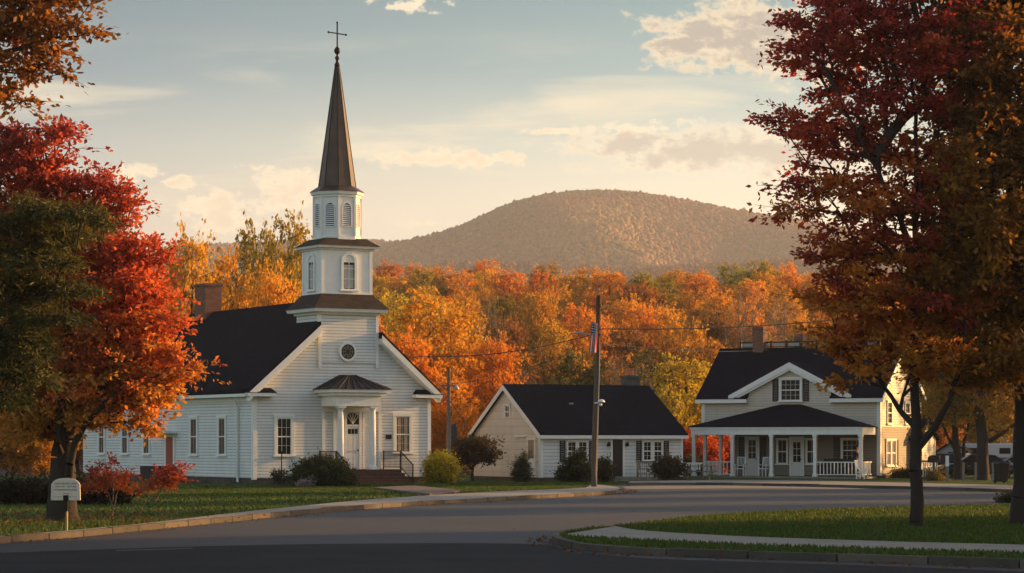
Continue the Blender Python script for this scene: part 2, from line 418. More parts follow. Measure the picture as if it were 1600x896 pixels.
# left verge: kerb line from lower left up to the rounded tip below the utility pole
kl = smooth_line(G((-260, 880), (0, 850.5), (120, 840), (240, 828), (360, 816), (460, 806), (560, 797), (660, 790), (770, 784), (870, 778), (940, 774), (968, 771.5), (976, 769), (972, 766), (958, 763.8), (938, 762)))
kin = offset(kl, .18)                                   # inner side of the kerb (left of travel)
def band(name, A, B, z, m, thick=.16):
    b = MB(); n = len(A)
    for i in range(n - 1):
        q = [A[i], A[i + 1], B[i + 1], B[i]]
        b.add([(p.x, p.y, z - thick) for p in q] + [(p.x, p.y, z) for p in q], [(4, 5, 6, 7), (0, 1, 5, 4), (2, 3, 7, 6)])
    return struct(b.build(name, m))
def kerb(line, d, z):
    P = [line[0]]; acc = 0.0; step = .62
    for p, q in zip(line, line[1:]):
        L = (q - p).length; t_ = step - acc
        while t_ < L: P.append(p.lerp(q, t_ / L)); t_ += step
        acc = (acc + L) % step
    Q = offset(P, d); b = MB()
    for i in range(0, len(P) - 3, 3):
        A = P[i:i + 4]; B = Q[i:i + 4]; A = A[:3] + [A[2].lerp(A[3], .93)]; B = B[:3] + [B[2].lerp(B[3], .93)]
        h = z + random.Random(i).uniform(-.012, .008); v = []
        for a, c in zip(A, B): v += [(a.x, a.y, z - .2), (c.x, c.y, z - .2), (c.x, c.y, h), (a.x, a.y, h)]
        f = [(0, 1, 2, 3), (12, 15, 14, 13)]
        for k in range(3): f += [(4 * k + m, 4 * k + 4 + m, 4 * k + 4 + (m + 1) % 4, 4 * k + (m + 1) % 4) for m in (1, 2, 3)]
        b.add(v, f)
    o = b.build('kerb', KERBM)
    import bmesh
    bm = bmesh.new(); bm.from_mesh(o.data); bmesh.ops.recalc_face_normals(bm, faces=bm.faces); bm.to_mesh(o.data); bm.free()
    return struct(o)
kerb(kl, .18, .15)
i0 = 0
walk = [gnd(x, y).xy for x, y in ((-260, 876), (0, 847.5), (120, 837), (240, 824.5), (360, 809.5), (460, 798.5), (560, 788), (660, 780.5), (770, 773.5), (870, 769.5), (915, 766.8))]
wl = smooth_line(walk)
wl_end = [p for p in kin]
sheet('sidewalk', list(kin) + [Vector(gnd(925, 761.5).xy)] + wl[::-1], .135, CONCRETE, thick=.13)
sheet('lawn', wl + G((925, 761.6), (960, 758.5), (985, 756.6)) + [Vector((5.6, 134.5)), Vector((9.6, 139.5)), Vector((11, 152)), Vector((0, 165)), Vector((-70, 165)), Vector((-70, 62))], .035, GRASS, thick=.05)
# front walk from the church steps to the sidewalk
sheet('path', G((585, 766.5), (648, 763.5), (720, 771.2), (672, 777.5)), .142, mat('worn_brick_walk', (.135, .098, .080), .9, var=.3, vscale=4, bump=.3), thick=.13)
# far side: concrete apron, sidewalk and kerb in front of the cottage and the farmhouse
fk = smooth_line(G((985, 759.3), (1060, 758.6), (1160, 759.2), (1260, 761), (1360, 763.6), (1480, 766.6), (1600, 770.5), (1800, 779)))
fw = smooth_line(G((985, 756.4), (1060, 754.8), (1160, 754.3), (1260, 755.2), (1360, 757.2), (1480, 760.0), (1600, 763.6), (1800, 771)))
kerb(fk, .3, .14)
band('sidewalk', offset(fk, .3), fw, .13, CONCRETE)
ap = smooth_line(G((940, 765.5), (1060, 764.3), (1160, 763.8), (1260, 764.2), (1330, 765)))
sheet('driveway_apron', list(fk[:33]) + ap[::-1][:], .009, mat('worn_concrete', (.20, .175, .145), .85, var=.25, vscale=.5))
sheet('lawn', list(fw) + [Vector((75, 110)), Vector((75, 175)), Vector((9.7, 175)), Vector((9.7, 140)), Vector((5.6, 134.6))], .11, GRASS, thick=.13)
# right-hand island
ik = smooth_line(G((1900, 900), (1600, 888.5), (1400, 881), (1200, 875), (1050, 870), (960, 865), (900, 859.5), (872, 853), (862, 847.5), (870, 842), (900, 836), (960, 830), (1020, 822), (1100, 813), (1250, 804.5), (1400, 799), (1600, 795), (1900, 792)))
iin = [p for p in offset(ik, -.18)]
kerb(ik, -.18, .15)
sheet('island_lawn', iin, .13, GRASS, thick=.12)
sw1 = smooth_line(G((1900, 886), (1600, 875.5), (1400, 869.5), (1200, 863), (1050, 856), (960, 851.5), (910, 849), (880, 845)))
sw2 = smooth_line(G((1900, 872.5), (1600, 862.5), (1400, 857), (1200, 850), (1080, 844), (1000, 838), (972, 833.5), (962, 831.5)))
band('sidewalk', sw1, sw2, .142, CONCRETE, .05)
SHADEASPH = mat('shaded_asphalt', (.017, .017, .019), .85, spec=.10, var=.3, vscale=.5, bump=.3, bscale=60)  # same road, darkened in colour to paint shade
sheet('road_shade', smooth_line(G((-300, 872), (0, 864.5), (250, 856), (450, 851.5), (650, 849.5), (800, 850), (862, 853.5))) + smooth_line(G((885, 860), (960, 869), (1050, 874.5), (1200, 879.5), (1400, 886), (1600, 894))) + [Vector((24, 30)), Vector((24, 12)), Vector((-26, 12))], .007, SHADEASPH)  # dark sheet standing in for tree shade on the near road
# faint worn paint of an old stop line on the near road
sheet('road_marking', G((180, 860.5), (300, 857), (302, 858.6), (182, 862.4)), .011, mat('worn_paint', (.042, .041, .040), .8, var=.7, vscale=5))

# grass blades and fallen leaves (uncountable)
rngG = np.random.default_rng(5)
def in_poly(P, poly):
    x, y = P[:, 0], P[:, 1]; c = np.zeros(len(P), bool); n = len(poly)
    for i in range(n):
        x0, y0 = poly[i]; x1, y1 = poly[i - 1]
        m = ((y0 > y) != (y1 > y)) & (x < (x1 - x0) * (y - y0) / (y1 - y0 + 1e-12) + x0); c ^= m
    return c
def scatter(poly, n, rng, holes=()):
    poly = np.array([(p[0], p[1]) for p in poly]); lo, hi = poly.min(0), poly.max(0); P = rng.uniform(lo, hi, (n, 2)); k = in_poly(P, poly)
    for h in holes: k &= ~in_poly(P, np.array([(p[0], p[1]) for p in h]))
    return P[k]
def blades(name, P, z, hgt, rng, label, wide=1.0):
    n = len(P); a = rng.uniform(0, 6.28, n); w = rng.uniform(.012, .03, n) * wide; h = hgt * rng.uniform(.5, 1.3, n)
    c = np.concatenate([P, np.full((n, 1), z)], 1)
    d = np.stack([np.cos(a) * w, np.sin(a) * w, 0 * a], 1); tip = np.stack([rng.normal(0, .35, n) * h, rng.normal(0, .35, n) * h, h], 1)
    co = np.stack([c - d, c + d, c + tip], 1).reshape(-1, 3)
    base = np.array([.048, .092, .013]) * rng.uniform(.6, 1.35, (n, 1)); dry = rng.random(n) < .07; base[dry] = np.array([.17, .13, .045]) * rng.uniform(.6, 1.1, (dry.sum(), 1))
    struct(np_mesh(name, co, 3, GRASSB, col=np.repeat(base, 3, 0)), 'stuff', label, 'grass')
isl = [(p.x, p.y) for p in iin]
strip = [(p.x, p.y) for p in sw1] + [(p.x, p.y) for p in sw2[::-1]]
Pi = scatter([p for p in isl if p[0] < 26], 150000, rngG, [strip])
blades('grass', Pi, .13, .07, rngG, 'short mown grass on the kerbed island under the dark red maple')
lw = [(p.x, p.y) for p in wl] + [(2.5, 122), (4, 132), (-14, 126), (-34, 140), (-40, 70)]
Pl = scatter(lw, 120000, rngG)
blades('grass', Pl, .03, .08, rngG, 'short mown grass on the verge in front of the white church', 1.5)
Pf = scatter([(-16, 100), (-9, 104), (-2, 112), (4.2, 118), (5.5, 131), (4.5, 134), (-3.5, 133), (-5, 126), (-13, 122)], 150000, rngG, [G((585, 766.5), (648, 763.5), (720, 771.2), (672, 777.5)), [(p.x, p.y) for p in kin] + [(p.x, p.y) for p in wl[::-1]]])
blades('grass', Pf, .03, .06, rngG, 'short mown grass between the church steps and the utility pole', 1.8)

# ------------------------------------------------------------------ building helpers
def window(parent, wu, z0, z1, face, off, cols=2, rows=2, cas=.13, glass=GLASS, name='window', frame=None, mun=.013, curtain=False, sill=True, cmat=None):
    """double-hung window on a plane. face: ('y', plane, sign) plane normal along -/+y, or ('x', ...)"""
    u0, u1 = wu; ax, pl, sg = face
    def bx(b, a0, a1, c0, c1, d0, d1):      # along, out, z
        o0, o1 = sorted((pl + sg * c0, pl + sg * c1))
        return b.box(a0, a1, o0, o1, d0, d1) if ax == 'y' else b.box(o0, o1, a0, a1, d0, d1)
    fr = frame or TRIM; b = MB()
    bx(b, u0, u0 + cas, .003, .07, z0, z1); bx(b, u1 - cas, u1, .003, .07, z0, z1)
    bx(b, u0 - .04, u1 + .04, .003, .09, z1, z1 + cas)
    w0, w1 = u0 + cas, u1 - cas
    mid = (z0 + z1) / 2
    bx(b, w0, w1, .012, .05, mid - .03, mid + .03)
    for s0, s1 in ((w0, w0 + .03), (w1 - .03, w1)): bx(b, s0, s1, .010, .048, z0 + .001, z1 - .001)
    bx(b, w0 + .04, w1 - .04, .010, .046, z1 - .05, z1 - .001); bx(b, w0 + .04, w1 - .04, .010, .046, z0 + .001, z0 + .06)
    for k in range(1, cols):
        c = w0 + (w1 - w0) * k / cols; bx(b, c - mun / 2, c + mun / 2, .014, .036, z0 + .06, mid - .03); bx(b, c - mun / 2, c + mun / 2, .014, .036, mid + .03, z1 - .05)
    for k in range(1, rows):
        for a0, a1 in ((z0 + .06, mid - .03), (mid + .03, z1 - .05)):
            c = a0 + (a1 - a0) * k / rows; bx(b, w0 + .04, w1 - .04, .015, .034, c - mun / 2, c + mun / 2)
    w = b.build(name, fr, parent)
    bx(MB(), w0, w1, .004, .02, z0, z1).build('pane', glass, w)
    if sill: bx(MB(), u0 - .07, u1 + .07, .003, .13, z0 - .07, z0 - .002).build('sill', fr, w)
    if curtain:
        for q0, q1 in curtain: bx(MB(), w0 + (w1 - w0) * q0, w0 + (w1 - w0) * q1, .0205, .0245, z0 + .08, z1 - .06).build('curtain', cmat or CURTAIN, w)
    return w
def shutter(parent, u0, u1, z0, z1, face):
    ax, pl, sg = face; b = MB()
    def bx(a0, a1, c0, c1, d0, d1):
        o0, o1 = sorted((pl + sg * c0, pl + sg * c1)); b.box(a0, a1, o0, o1, d0, d1) if ax == 'y' else b.box(o0, o1, a0, a1, d0, d1)
    bx(u0, u0 + .05, .003, .055, z0, z1); bx(u1 - .05, u1, .003, .055, z0, z1)
    n = max(6, int((z1 - z0) / .09))
    for k in range(n): bx(u0 + .05, u1 - .05, .004, .04, z0 + (z1 - z0) * k / n, z0 + (z1 - z0) * (k + .72) / n)
    return b.build('shutter', SHUTTER, parent)
def arch_pts(cx, w, z0, z1, n=10):      # arch outline, springing at z1-w/2
    r = w / 2; return [(cx - r, z0), (cx + r, z0)] + [(cx + r * math.cos(math.pi * k / n), z1 - r + r * math.sin(math.pi * k / n)) for k in range(n + 1)]
def railing(b, p, q, h=.9, sp=.13, r=.018):
    p, q = Vector(p), Vector(q); n = max(2, int((q - p).length / sp)); up = Vector((0, 0, h))
    b.bar(p + up, q + up, .055, .04); b.bar(p + Vector((0, 0, .12)), q + Vector((0, 0, .12)), .03)
    for k in range(1, n):
        a = p.lerp(q, k / n); b.bar(a + Vector((0, 0, .12)), a + up, r, r, (0, 1, 0))
    for a in (p, q): b.bar(a, a + up + Vector((0, 0, .03)), .05, .05, (0, 1, 0))

# ------------------------------------------------------------------ church
def church():
    W, L = 10.02, 24.0; E, RZ = 4.86, 9.25; mid = W / 2
    t = thing('church', 'white clapboard church with a tall dark spire and pillared entrance', 'church', ((396 - 800) / F * 128, 128, .0), R(30))
    MB().box(.05, W - .05, .05, L, -.3, .36).build('foundation', STONE, t)
    wl_ = MB().prism([(0, .36), (W, .36), (W, E), (mid, RZ), (0, E)], 'y', 0, L).build('wall', SIDING, t)
    # roof slabs with overhang
    ov, th = .38, .2; sl = (RZ - E) / mid; ln = math.hypot(1, sl); nx, nz = -sl / ln, 1 / ln
    b = MB()
    for s in (1, -1):
        X = lambda u: mid + s * (u - mid)
        zl = lambda u: E + sl * u
        poly = [(X(-ov), zl(-ov) + .03), (X(mid), RZ + .03), (X(mid), RZ + .03 + th * ln), (X(-ov), zl(-ov) + .03 + th * ln)]
        b.prism(poly, 'y', .12, L + .3)
        ue = 3.555 if s == 1 else W - 7.0           # the front overhang stops at the tower
        b.prism([(X(-ov), zl(-ov) + .03), (X(ue), zl(ue) + .03), (X(ue), zl(ue) + .03 + th * ln), (X(-ov), zl(-ov) + .03 + th * ln)], 'y', -.42, .119)
    rf = b.build('roof', ROOF, t)
    b = MB()
    for s in (1, -1):
        X = lambda u: mid + s * (u - mid); zl = lambda u: E + sl * u
        ue = 3.555 if s == 1 else W - 7.0; ze = zl(ue); b = MB()
        b.prism([(X(-ov - .02), zl(-ov) - .22), (X(ue), ze - .24), (X(ue), ze + .12), (X(-ov - .02), zl(-ov) + .14)], 'y', -.47, -.424)
        b.prism([(X(-ov), zl(-ov) - .30), (X(ue), ze - .32), (X(ue), ze - .04), (X(-ov), zl(-ov) - .02)], 'y', -.423, -.002)
        b.build('rake_trim', TRIM, t)
    b = MB()
    for x0, x1 in ((-ov - .1, -.002), (W + .002, W + ov + .1)): b.box(x0, x1, -.40, L + .2, E - .42, E - .27)
    b.box(-.06, -.002, 0.0, L, E - .62, E - .43)
    b.build('eave_trim', TRIM, t)
    for x0, x1, hip in ((-.48, 1.05, 1), (W - 1.05, W + .48, -1)):
        r_ = MB().box(x0, x1, -.48, -.003, E - .41, E - .24).build('cornice_return', TRIM, t)
        MB().hull([(x0, -.5, E - .238), (x1 + .03, -.5, E - .238), (x1 + .03, -.004, E - .238), (x0, -.004, E - .238)],
                  [(x0 + .2, -.2, E + .0), (x1 - .15, -.2, E + .0), (x1 - .15, -.004, E + .02), (x0 + .2, -.004, E + .02)]).build('roof', ROOF, r_)
    b = MB(); b.box(-.03, .17, -.035, -.002, .28, E - .42); b.box(-.035, -.002, -.0, .18, .28, E - .62); b.build('corner_board', TRIM, t)
    b = MB(); b.box(W - .17, W + .03, -.035, -.002, .28, E - .42); b.box(W + .002, W + .035, 0, .18, .28, E - .42); b.build('corner_board', TRIM, t)
    b = MB().tube([(-.30, 1.65, E - .42), (-.30, 1.65, E - .62), (-.10, 1.75, E - .95), (-.09, 1.75, .55), (-.09, 1.75, .15)], .06, 8); b.build('downspout', TRIM, t, True)
    # windows of the long flank, tall and brown-curtained
    for v0 in (3.3, 7.0, 13.6, 16.8, 20.4):
        window(t, (v0, v0 + 1.1), 1.5, 3.4, ('x', 0, -1), 0, 2, 1, .15, GLASSW, frame=TRIM, mun=.012, curtain=[(.1, .4), (.62, .9)])
    d = MB(); d.box(-.07, -.003, 10.1, 10.3, .9, 2.45); d.box(-.07, -.003, 11.3, 11.5, .9, 2.45); d.box(-.11, -.003, 10.0, 11.6, 2.45, 2.6)
    dd = d.build('side_door', TRIM, t); MB().box(-.05, -.004, 10.3, 11.3, .9, 2.45).build('leaf', REDDOOR, dd)
    MB().box(-.75, -.004, 9.8, 11.8, 2.62, 2.78).build('door_hood', TRIM, t)
    st = MB(); st.box(-1.3, -.06, 9.9, 11.9, -.2, .88)
    for k in range(4): st.box(-1.3, -.06, 9.9 - .3 * (k + 1), 9.9 - .3 * k - .002, -.2, .7 - .18 * k)
    st.build('stoop', FENCEM, t)
    for v0 in (2.3, 6.0, 9.0): MB().box(.03, .045, v0, v0 + .6, -.05, .18).build('vent', BLACKP, t)
    # front windows
    window(t, (1.12, 2.22), 1.5, 3.38, ('y', 0, -1), 0, 3, 2, .17)
    window(t, (7.84, 8.96), 1.62, 3.50, ('y', 0, -1), 0, 2, 2, .17, GLASSW, curtain=[(.14, .40), (.60, .86)], cmat=mat('warm_curtain', (.45, .32, .20), .9, var=.3, vscale=6))
    MB().box(7.42, 7.74, -.05, -.003, 2.32, 2.54).build('plaque', mat('bronze', (.03, .024, .018), .4, .6), t)
    # round window
    c = (5.2, 6.77)
    ring = lambda r, y: [(c[0] + r * math.cos(2 * math.pi * k / 28), y, c[1] + r * math.sin(2 * math.pi * k / 28)) for k in range(28)]
    b = MB()
    A, B_, C_, D_ = ring(.50, -.05), ring(.50, -.15), ring(.385, -.15), ring(.385, -.05)
    b.add(A + B_ + C_ + D_, [(i + 28 * q, (i + 1) % 28 + 28 * q, (i + 1) % 28 + 28 * (q + 1), i + 28 * (q + 1)) for q in range(3) for i in range(28)])
    rw = b.build('round_window', TRIM, t)
    MB().hull(ring(.386, -.055), ring(.386, -.10)).build('pane', GLASS, rw)
    b = MB()
    for k in range(8):
        a = math.pi * k / 4; b.bar((c[0] + .12 * math.cos(a), -.115, c[1] + .12 * math.sin(a)), (c[0] + .38 * math.cos(a), -.115, c[1] + .38 * math.sin(a)), .022, .022, (0, 1, 0))
    for r_ in (.13, .27):
        q = [(c[0] + r_ * math.cos(2 * math.pi * k / 20), -.117, c[1] + r_ * math.sin(2 * math.pi * k / 20)) for k in range(21)]
        b.tube(q, .010, 4)
    b.build('tracery', mat('grey_lead', (.30, .29, .27), .6), rw)
    # chimney
    ch = MB(); ch.box(4.5, 5.5, 16.6, 18.1, 8.6, 11.15); ch.box(4.44, 5.56, 16.54, 18.16, 11.0, 11.12); ch.build('chimney', BRICK, t)
    # ---------------- tower
    u0, u1, v0, v1 = 3.60, 6.95, -.05, 2.60; uc, vc = 5.275, 1.27
    tw = MB().box(u0, u1, v0, v1, 6.2, 8.74).build('tower', SIDING, t)
    for x in (u0, u1):
        b = MB(); b.box(x - .035, x + .035 + .1 * (1 if x == u0 else -1), v0 - .035, v0 - .002, 5.95, 8.735) if x == u0 else b.box(x - .135, x + .035, v0 - .035, v0 - .002, 5.95, 8.735)
        s0, s1 = (x - .035, x - .002) if x == u0 else (x + .002, x + .035)
        b.box(s0, s1, v0, v0 + .15, 6.4, 8.735); b.build('corner_board', TRIM, tw)
    def rect(hw, hd, z): return [(uc - hw, vc - hd, z), (uc + hw, vc - hd, z), (uc + hw, vc + hd, z), (uc - hw, vc + hd, z)]
    hw1, hd1 = (u1 - u0) / 2, (v1 - v0) / 2
    b = MB(); b.hull(rect(hw1 + .10, hd1 + .10, 8.65), rect(hw1 + .14, hd1 + .14, 8.78)); b.hull(rect(hw1 + .36, hd1 + .36, 8.781), rect(hw1 + .42, hd1 + .42, 8.95)); b.build('cornice', TRIM, tw)
    MB().hull(rect(hw1 + .46, hd1 + .46, 8.953), rect(1.46, 1.16, 9.72)).build('skirt_roof', SKIRT, tw)
    # second stage
    hw2, hd2 = 1.42, 1.12
    b2 = MB().hull(rect(hw2, hd2, 9.5), rect(hw2, hd2, 12.0)); bf = b2.build('belfry', WHITE, t)
    for sx in (-1, 1):
        for sy in (-1, 1):
            b = MB(); x, y = uc + sx * hw2, vc + sy * hd2; b.box(min(x + sx * .03, x - sx * .14), max(x + sx * .03, x - sx * .14), min(y + sy * .03, y + sy * .002), max(y + sy * .03, y + sy * .002), 9.6, 11.95)
            b.box(min(x + sx * .03, x + sx * .002), max(x + sx * .03, x + sx * .002), min(y, y - sy * .14), max(y, y - sy * .14), 9.6, 11.95)
            b.build('corner_board', TRIM, bf)
    MB().hull(rect(hw2 + .05, hd2 + .05, 9.58), rect(hw2 + .04, hd2 + .04, 9.80)).build('base_trim', TRIM, bf)
    def arch_win(par, cx, w, z0, z1, M):
        b = MB(); O = arch_pts(cx, w + .28, z0 - .03, z1 + .14, 14); I = arch_pts(cx, w, z0, z1, 14); n = len(O)
        vs_ = [(p[0], 0.0, p[1]) for p in O] + [(p[0], -.09, p[1]) for p in O] + [(p[0], -.09, p[1]) for p in I] + [(p[0], 0.0, p[1]) for p in I]
        b.add(vs_, [(i + n * q, (i + 1) % n + n * q, (i + 1) % n + n * (q + 1), i + n * (q + 1)) for q in range(3) for i in range(n)])
        b.bar((cx - w / 2, -.04, z1 - w * .55), (cx + w / 2, -.04, z1 - w * .55), .07, .04, (0, 1, 0))
        b.bar((cx, -.035, z0), (cx, -.035, z1 - w * .55), .03, .03, (0, 1, 0))
        for q in (.3, .6): b.bar((cx - w / 2, -.035, z0 + (z1 - z0) * q), (cx + w / 2, -.035, z0 + (z1 - z0) * q), .03, .02, (0, 1, 0))
        b.box(cx - w / 2 - .22, cx + w / 2 + .22, -.13, 0, z0 - .12, z0 - .031)
        b.mul(M); o = b.build('window', TRIM, par)
        g = MB().prism(arch_pts(cx, w + .01, z0, z1, 14), 'y', -.03, -.004); g.mul(M); g.build('pane', GLASS, o)
        bl = MB().box(cx - w / 2 + .05, cx + w / 2 - .05, -.0325, -.0305, z0 + .05, z1 - w * .55 - .16); bl.mul(M); bl.build('blind', mat('pale_blind', (.42, .40, .37), .8, var=.15, vscale=5), o)
        fan = MB().prism([(p[0], p[1]) for p in arch_pts(cx, w, z1 - w * .5, z1, 14)], 'y', -.034, -.031); fan.mul(M); fan.build('fanlight_panel', WHITE, o)
    arch_win(bf, uc + .10, .62, 9.98, 11.72, Matrix.Translation((0, vc - hd2 - .001, 0)))
    arch_win(bf, 0, .55, 9.98, 11.70, Matrix.Translation((uc - hw2 - .001, vc, 0)) @ Matrix.Rotation(-math.pi / 2, 4, 'Z'))
    b = MB(); b.hull(rect(hw2 + .08, hd2 + .08, 11.96), rect(hw2 + .12, hd2 + .12, 12.06)); b.hull(rect(hw2 + .26, hd2 + .26, 12.062), rect(hw2 + .30, hd2 + .30, 12.18)); b.build('cornice', TRIM, bf)
    octr = lambda r, z: [(uc + r * math.cos(math.pi / 4 * k + math.pi / 8), vc + r * math.sin(math.pi / 4 * k + math.pi / 8), z) for k in range(8)]
    MB().hull(rect(hw2 + .34, hd2 + .34, 12.183), rect(1.12, 1.08, 12.58)).build('skirt_roof', SKIRT, bf)
    # octagonal lantern
    Ro = 1.19; ap = Ro * math.cos(math.pi / 8)
    la = MB().hull(octr(Ro, 12.4), octr(Ro, 14.86)).build('lantern', WHITE, t)
    b = MB(); b.hull(octr(Ro + .04, 12.5), octr(Ro + .03, 12.74))
    for p in octr(Ro + .012, 0): b.bar((p[0], p[1], 12.7), (p[0], p[1], 14.8), .09, .09, (0, 1, 0))
    b.hull(octr(Ro + .06, 14.7), octr(Ro + .07, 14.83)); b.hull(octr(Ro + .16, 14.832), octr(Ro + .20, 14.98)); b.build('cornice', TRIM, la)
    for k in range(4, 8):
        a = math.pi / 4 * k
        M = Matrix.Translation((uc + ap * math.cos(a), vc + ap * math.sin(a), 0)) @ Matrix.Rotation(a + math.pi / 2, 4, 'Z')
        b = MB(); O = arch_pts(0, .56, 13.15, 14.42, 10); I = arch_pts(0, .46, 13.2, 14.37, 10); n = len(O)
        b.add([(p[0], -.001, p[1]) for p in O] + [(p[0], -.05, p[1]) for p in O] + [(p[0], -.05, p[1]) for p in I] + [(p[0], -.001, p[1]) for p in I],
              [(i + n * q, (i + 1) % n + n * q, (i + 1) % n + n * (q + 1), i + n * (q + 1)) for q in range(3) for i in range(n)])
        for j in range(11):
            z = 13.24 + j * .10; w = .22 if z < 14.14 else max(.04, math.sqrt(max(0, .23 ** 2 - (z - 14.14) ** 2)))
            b.add([(-w, -.045, z), (w, -.045, z), (w, -.012, z + .05), (-w, -.012, z + .05)], [(0, 1, 2, 3)])
        b.mul(M); lo = b.build('louvre', TRIM, la)
        q = MB().prism([(p[0], p[1]) for p in I], 'y', -.009, -.003); q.mul(M); q.build('opening', BLACKP, lo)
    # spire
    sp = MB(); sp.hull(octr(Ro + .24, 14.983), octr(Ro + .14, 15.06)); sp.hull(octr(Ro + .14, 15.061), octr(.96, 15.3)); sp.hull(octr(.96, 15.301), octr(.10, 21.55))
    so = sp.build('spire', COPPER, t)
    b = MB()
    for p, q in zip(octr(.965, 15.3), octr(.105, 21.55)): b.bar(p, q, .04, .04)
    b.build('seam', IRON, so)
    b = MB(); b.lathe((uc, vc, 21.5), [(.14, 0), (.14, .12), (.08, .2), (.07, .32), (.11, .38), (.12, .46), (.06, .54), (.05, .6), (.13, .68), (.17, .80), (.13, .92), (.05, 1.0), (.03, 1.05)], 12)
    fi = b.build('finial', IRON, so, True)
    b = MB(); b.bar((uc, vc, 22.5), (uc, vc, 23.75), .055, .055, (0, 1, 0)); b.bar((uc - .5, vc, 23.22), (uc + .5, vc, 23.16), .05, .05)
    for p in ((uc - .5, 23.22), (uc + .5, 23.16), (uc, 23.75)): b.lathe((p[0], vc, p[1] - .06), [(.02, 0), (.07, .06), (.02, .12)], 6)
    b.build('cross', IRON, t)
    # ---------------- entrance portico
    pm = MB(); pc = 5.02
    e = MB(); e.box(3.76, 6.28, -1.72, -.003, 3.98, 4.5); en = e.build('entablature', TRIM, t)
    e = MB(); e.box(3.35, 6.69, -2.05, -.004, 4.66, 4.82); e.box(3.55, 6.49, -1.9, -.004, 4.503, 4.658); e.build('cornice', TRIM, en)
    A = [(3.25, -2.12, 4.823), (6.79, -2.12, 4.823), (6.79, -.005, 4.823), (3.25, -.005, 4.823)]
    b = MB(); top = [(pc - .25, -1.0, 5.55), (pc + .25, -1.0, 5.55), (pc + .25, -.005, 5.60), (pc - .25, -.005, 5.60)]
    b.hull(A, top)
    po = b.build('portico_roof', METALROOF, t)
    b = MB()
    for k in range(1, 8):
        f_ = k / 8; a = (3.25 + 3.54 * f_, -2.12, 4.83); q = (pc - .25 + .5 * f_, -1.0, 5.555); b.bar(a, q, .03, .05)
    for k in range(1, 5):
        f_ = k / 5
        for x, s in ((3.25, -.25), (6.79, .25)): b.bar((x, -2.12 + 2.1 * f_, 4.83), (pc + s, -1.0 + .99 * f_, 5.56), .03, .05)
    b.build('seam', METALROOF, po)
    for u in (4.12, 5.92):
        b = MB(); b.box(u - .24, u + .24, -1.72, -1.24, .76, .88); b.lathe((u, -1.48, .88), [(.22, 0), (.22, .06), (.17, .12), (.17, .9), (.155, 2.2), (.135, 2.88), (.17, 2.92), (.19, 3.0)], 16); b.box(u - .22, u + .22, -1.70, -1.26, 3.88, 3.98)
        b.build('column', TRIM, t)
    b = MB()
    for u in (3.78, 4.42, 6.55, 6.98): b.box(u, u + .16, -.07, -.003, .78, 3.97)
    b.box(3.78, 7.14, -.09, -.003, 3.72, 3.975); b.build('pilaster', TRIM, t)
    # door surround: fanlight, sidelights, panelled door
    d = MB(); d.box(5.02, 5.16, -.09, -.003, .78, 3.7); d.box(5.86, 6.0, -.09, -.003, .78, 3.7); d.box(5.16, 5.86, -.085, -.004, 2.98, 3.06)
    fr = d.build('door_frame', TRIM, t)
    g = MB().prism(arch_pts(5.51, .70, 3.06, 3.66, 12), 'y', -.06, -.004); g.build('fanlight', GLASS, fr)
    b = MB()
    for k in range(1, 6):
        a = math.pi * k / 6; b.bar((5.51, -.07, 3.08), (5.51 + .34 * math.cos(a), -.07, 3.31 + .33 * math.sin(a)), .02, .02, (0, 1, 0))
    b.build('fan_bars', TRIM, fr)
    dr = MB(); dr.box(5.165, 5.855, -.06, -.004, .78, 2.975)
    for z0, z1 in ((.95, 1.55), (1.68, 2.45)):
        for x0 in (5.24, 5.55): dr.box(x0, x0 + .23, -.075, -.0605, z0, z1)
    dr = dr.build('door', DOORW, t)
    g = MB(); g.box(5.23, 5.40, -.068, -.061, 2.58, 2.84); g.box(5.43, 5.59, -.068, -.061, 2.58, 2.84); g.box(5.62, 5.79, -.068, -.061, 2.58, 2.84); g.build('pane', GLASS, dr)
    MB().lathe((5.78, -.12, 1.75), [(.02, -.05), (.05, 0), (.02, .05)], 8).build('handle', IRON, dr)
    for x0 in (4.60, 6.10):
        s = MB(); s.box(x0, x0 + .06, -.06, -.003, .8, 3.7); s.box(x0 + .32, x0 + .38, -.06, -.003, .8, 3.7); s.box(x0 + .06, x0 + .32, -.055, -.004, .8, 1.42); s.box(x0 + .06, x0 + .32, -.055, -.004, 2.95, 3.08)
        sl_ = s.build('sidelight', TRIM, t); g = MB(); g.box(x0 + .06, x0 + .32, -.03, -.004, 1.42, 2.95); g.box(x0 + .06, x0 + .32, -.03, -.004, 3.08, 3.7); g.build('pane', GLASS if x0 < 5 else WHITE, sl_)
    b = MB(); b.box(3.55, 7.3, -2.0, -.04, -.2, .75); b.box(3.5, 7.35, -2.04, -.04, .752, .78)
    b.build('landing', STEPM, t)
    for k in range(4):
        s = MB(); y1 = -2.045 - .34 * k; z = .60 - .16 * k; s.box(3.6, 7.3, y1 - .34, y1 - .001, -.2, z - .045); s.box(3.56, 7.34, y1 - .38, y1 - .001, z - .043, z); s.build('step', STEPM, t)
    for u in (3.62, 7.24):
        b = MB(); railing(b, (u, -.1, .78), (u, -2.0, .78), .92); railing(b, (u, -2.02, .78), (u, -3.35, .1), .92); b.build('railing', IRON, t)
    return t
church()

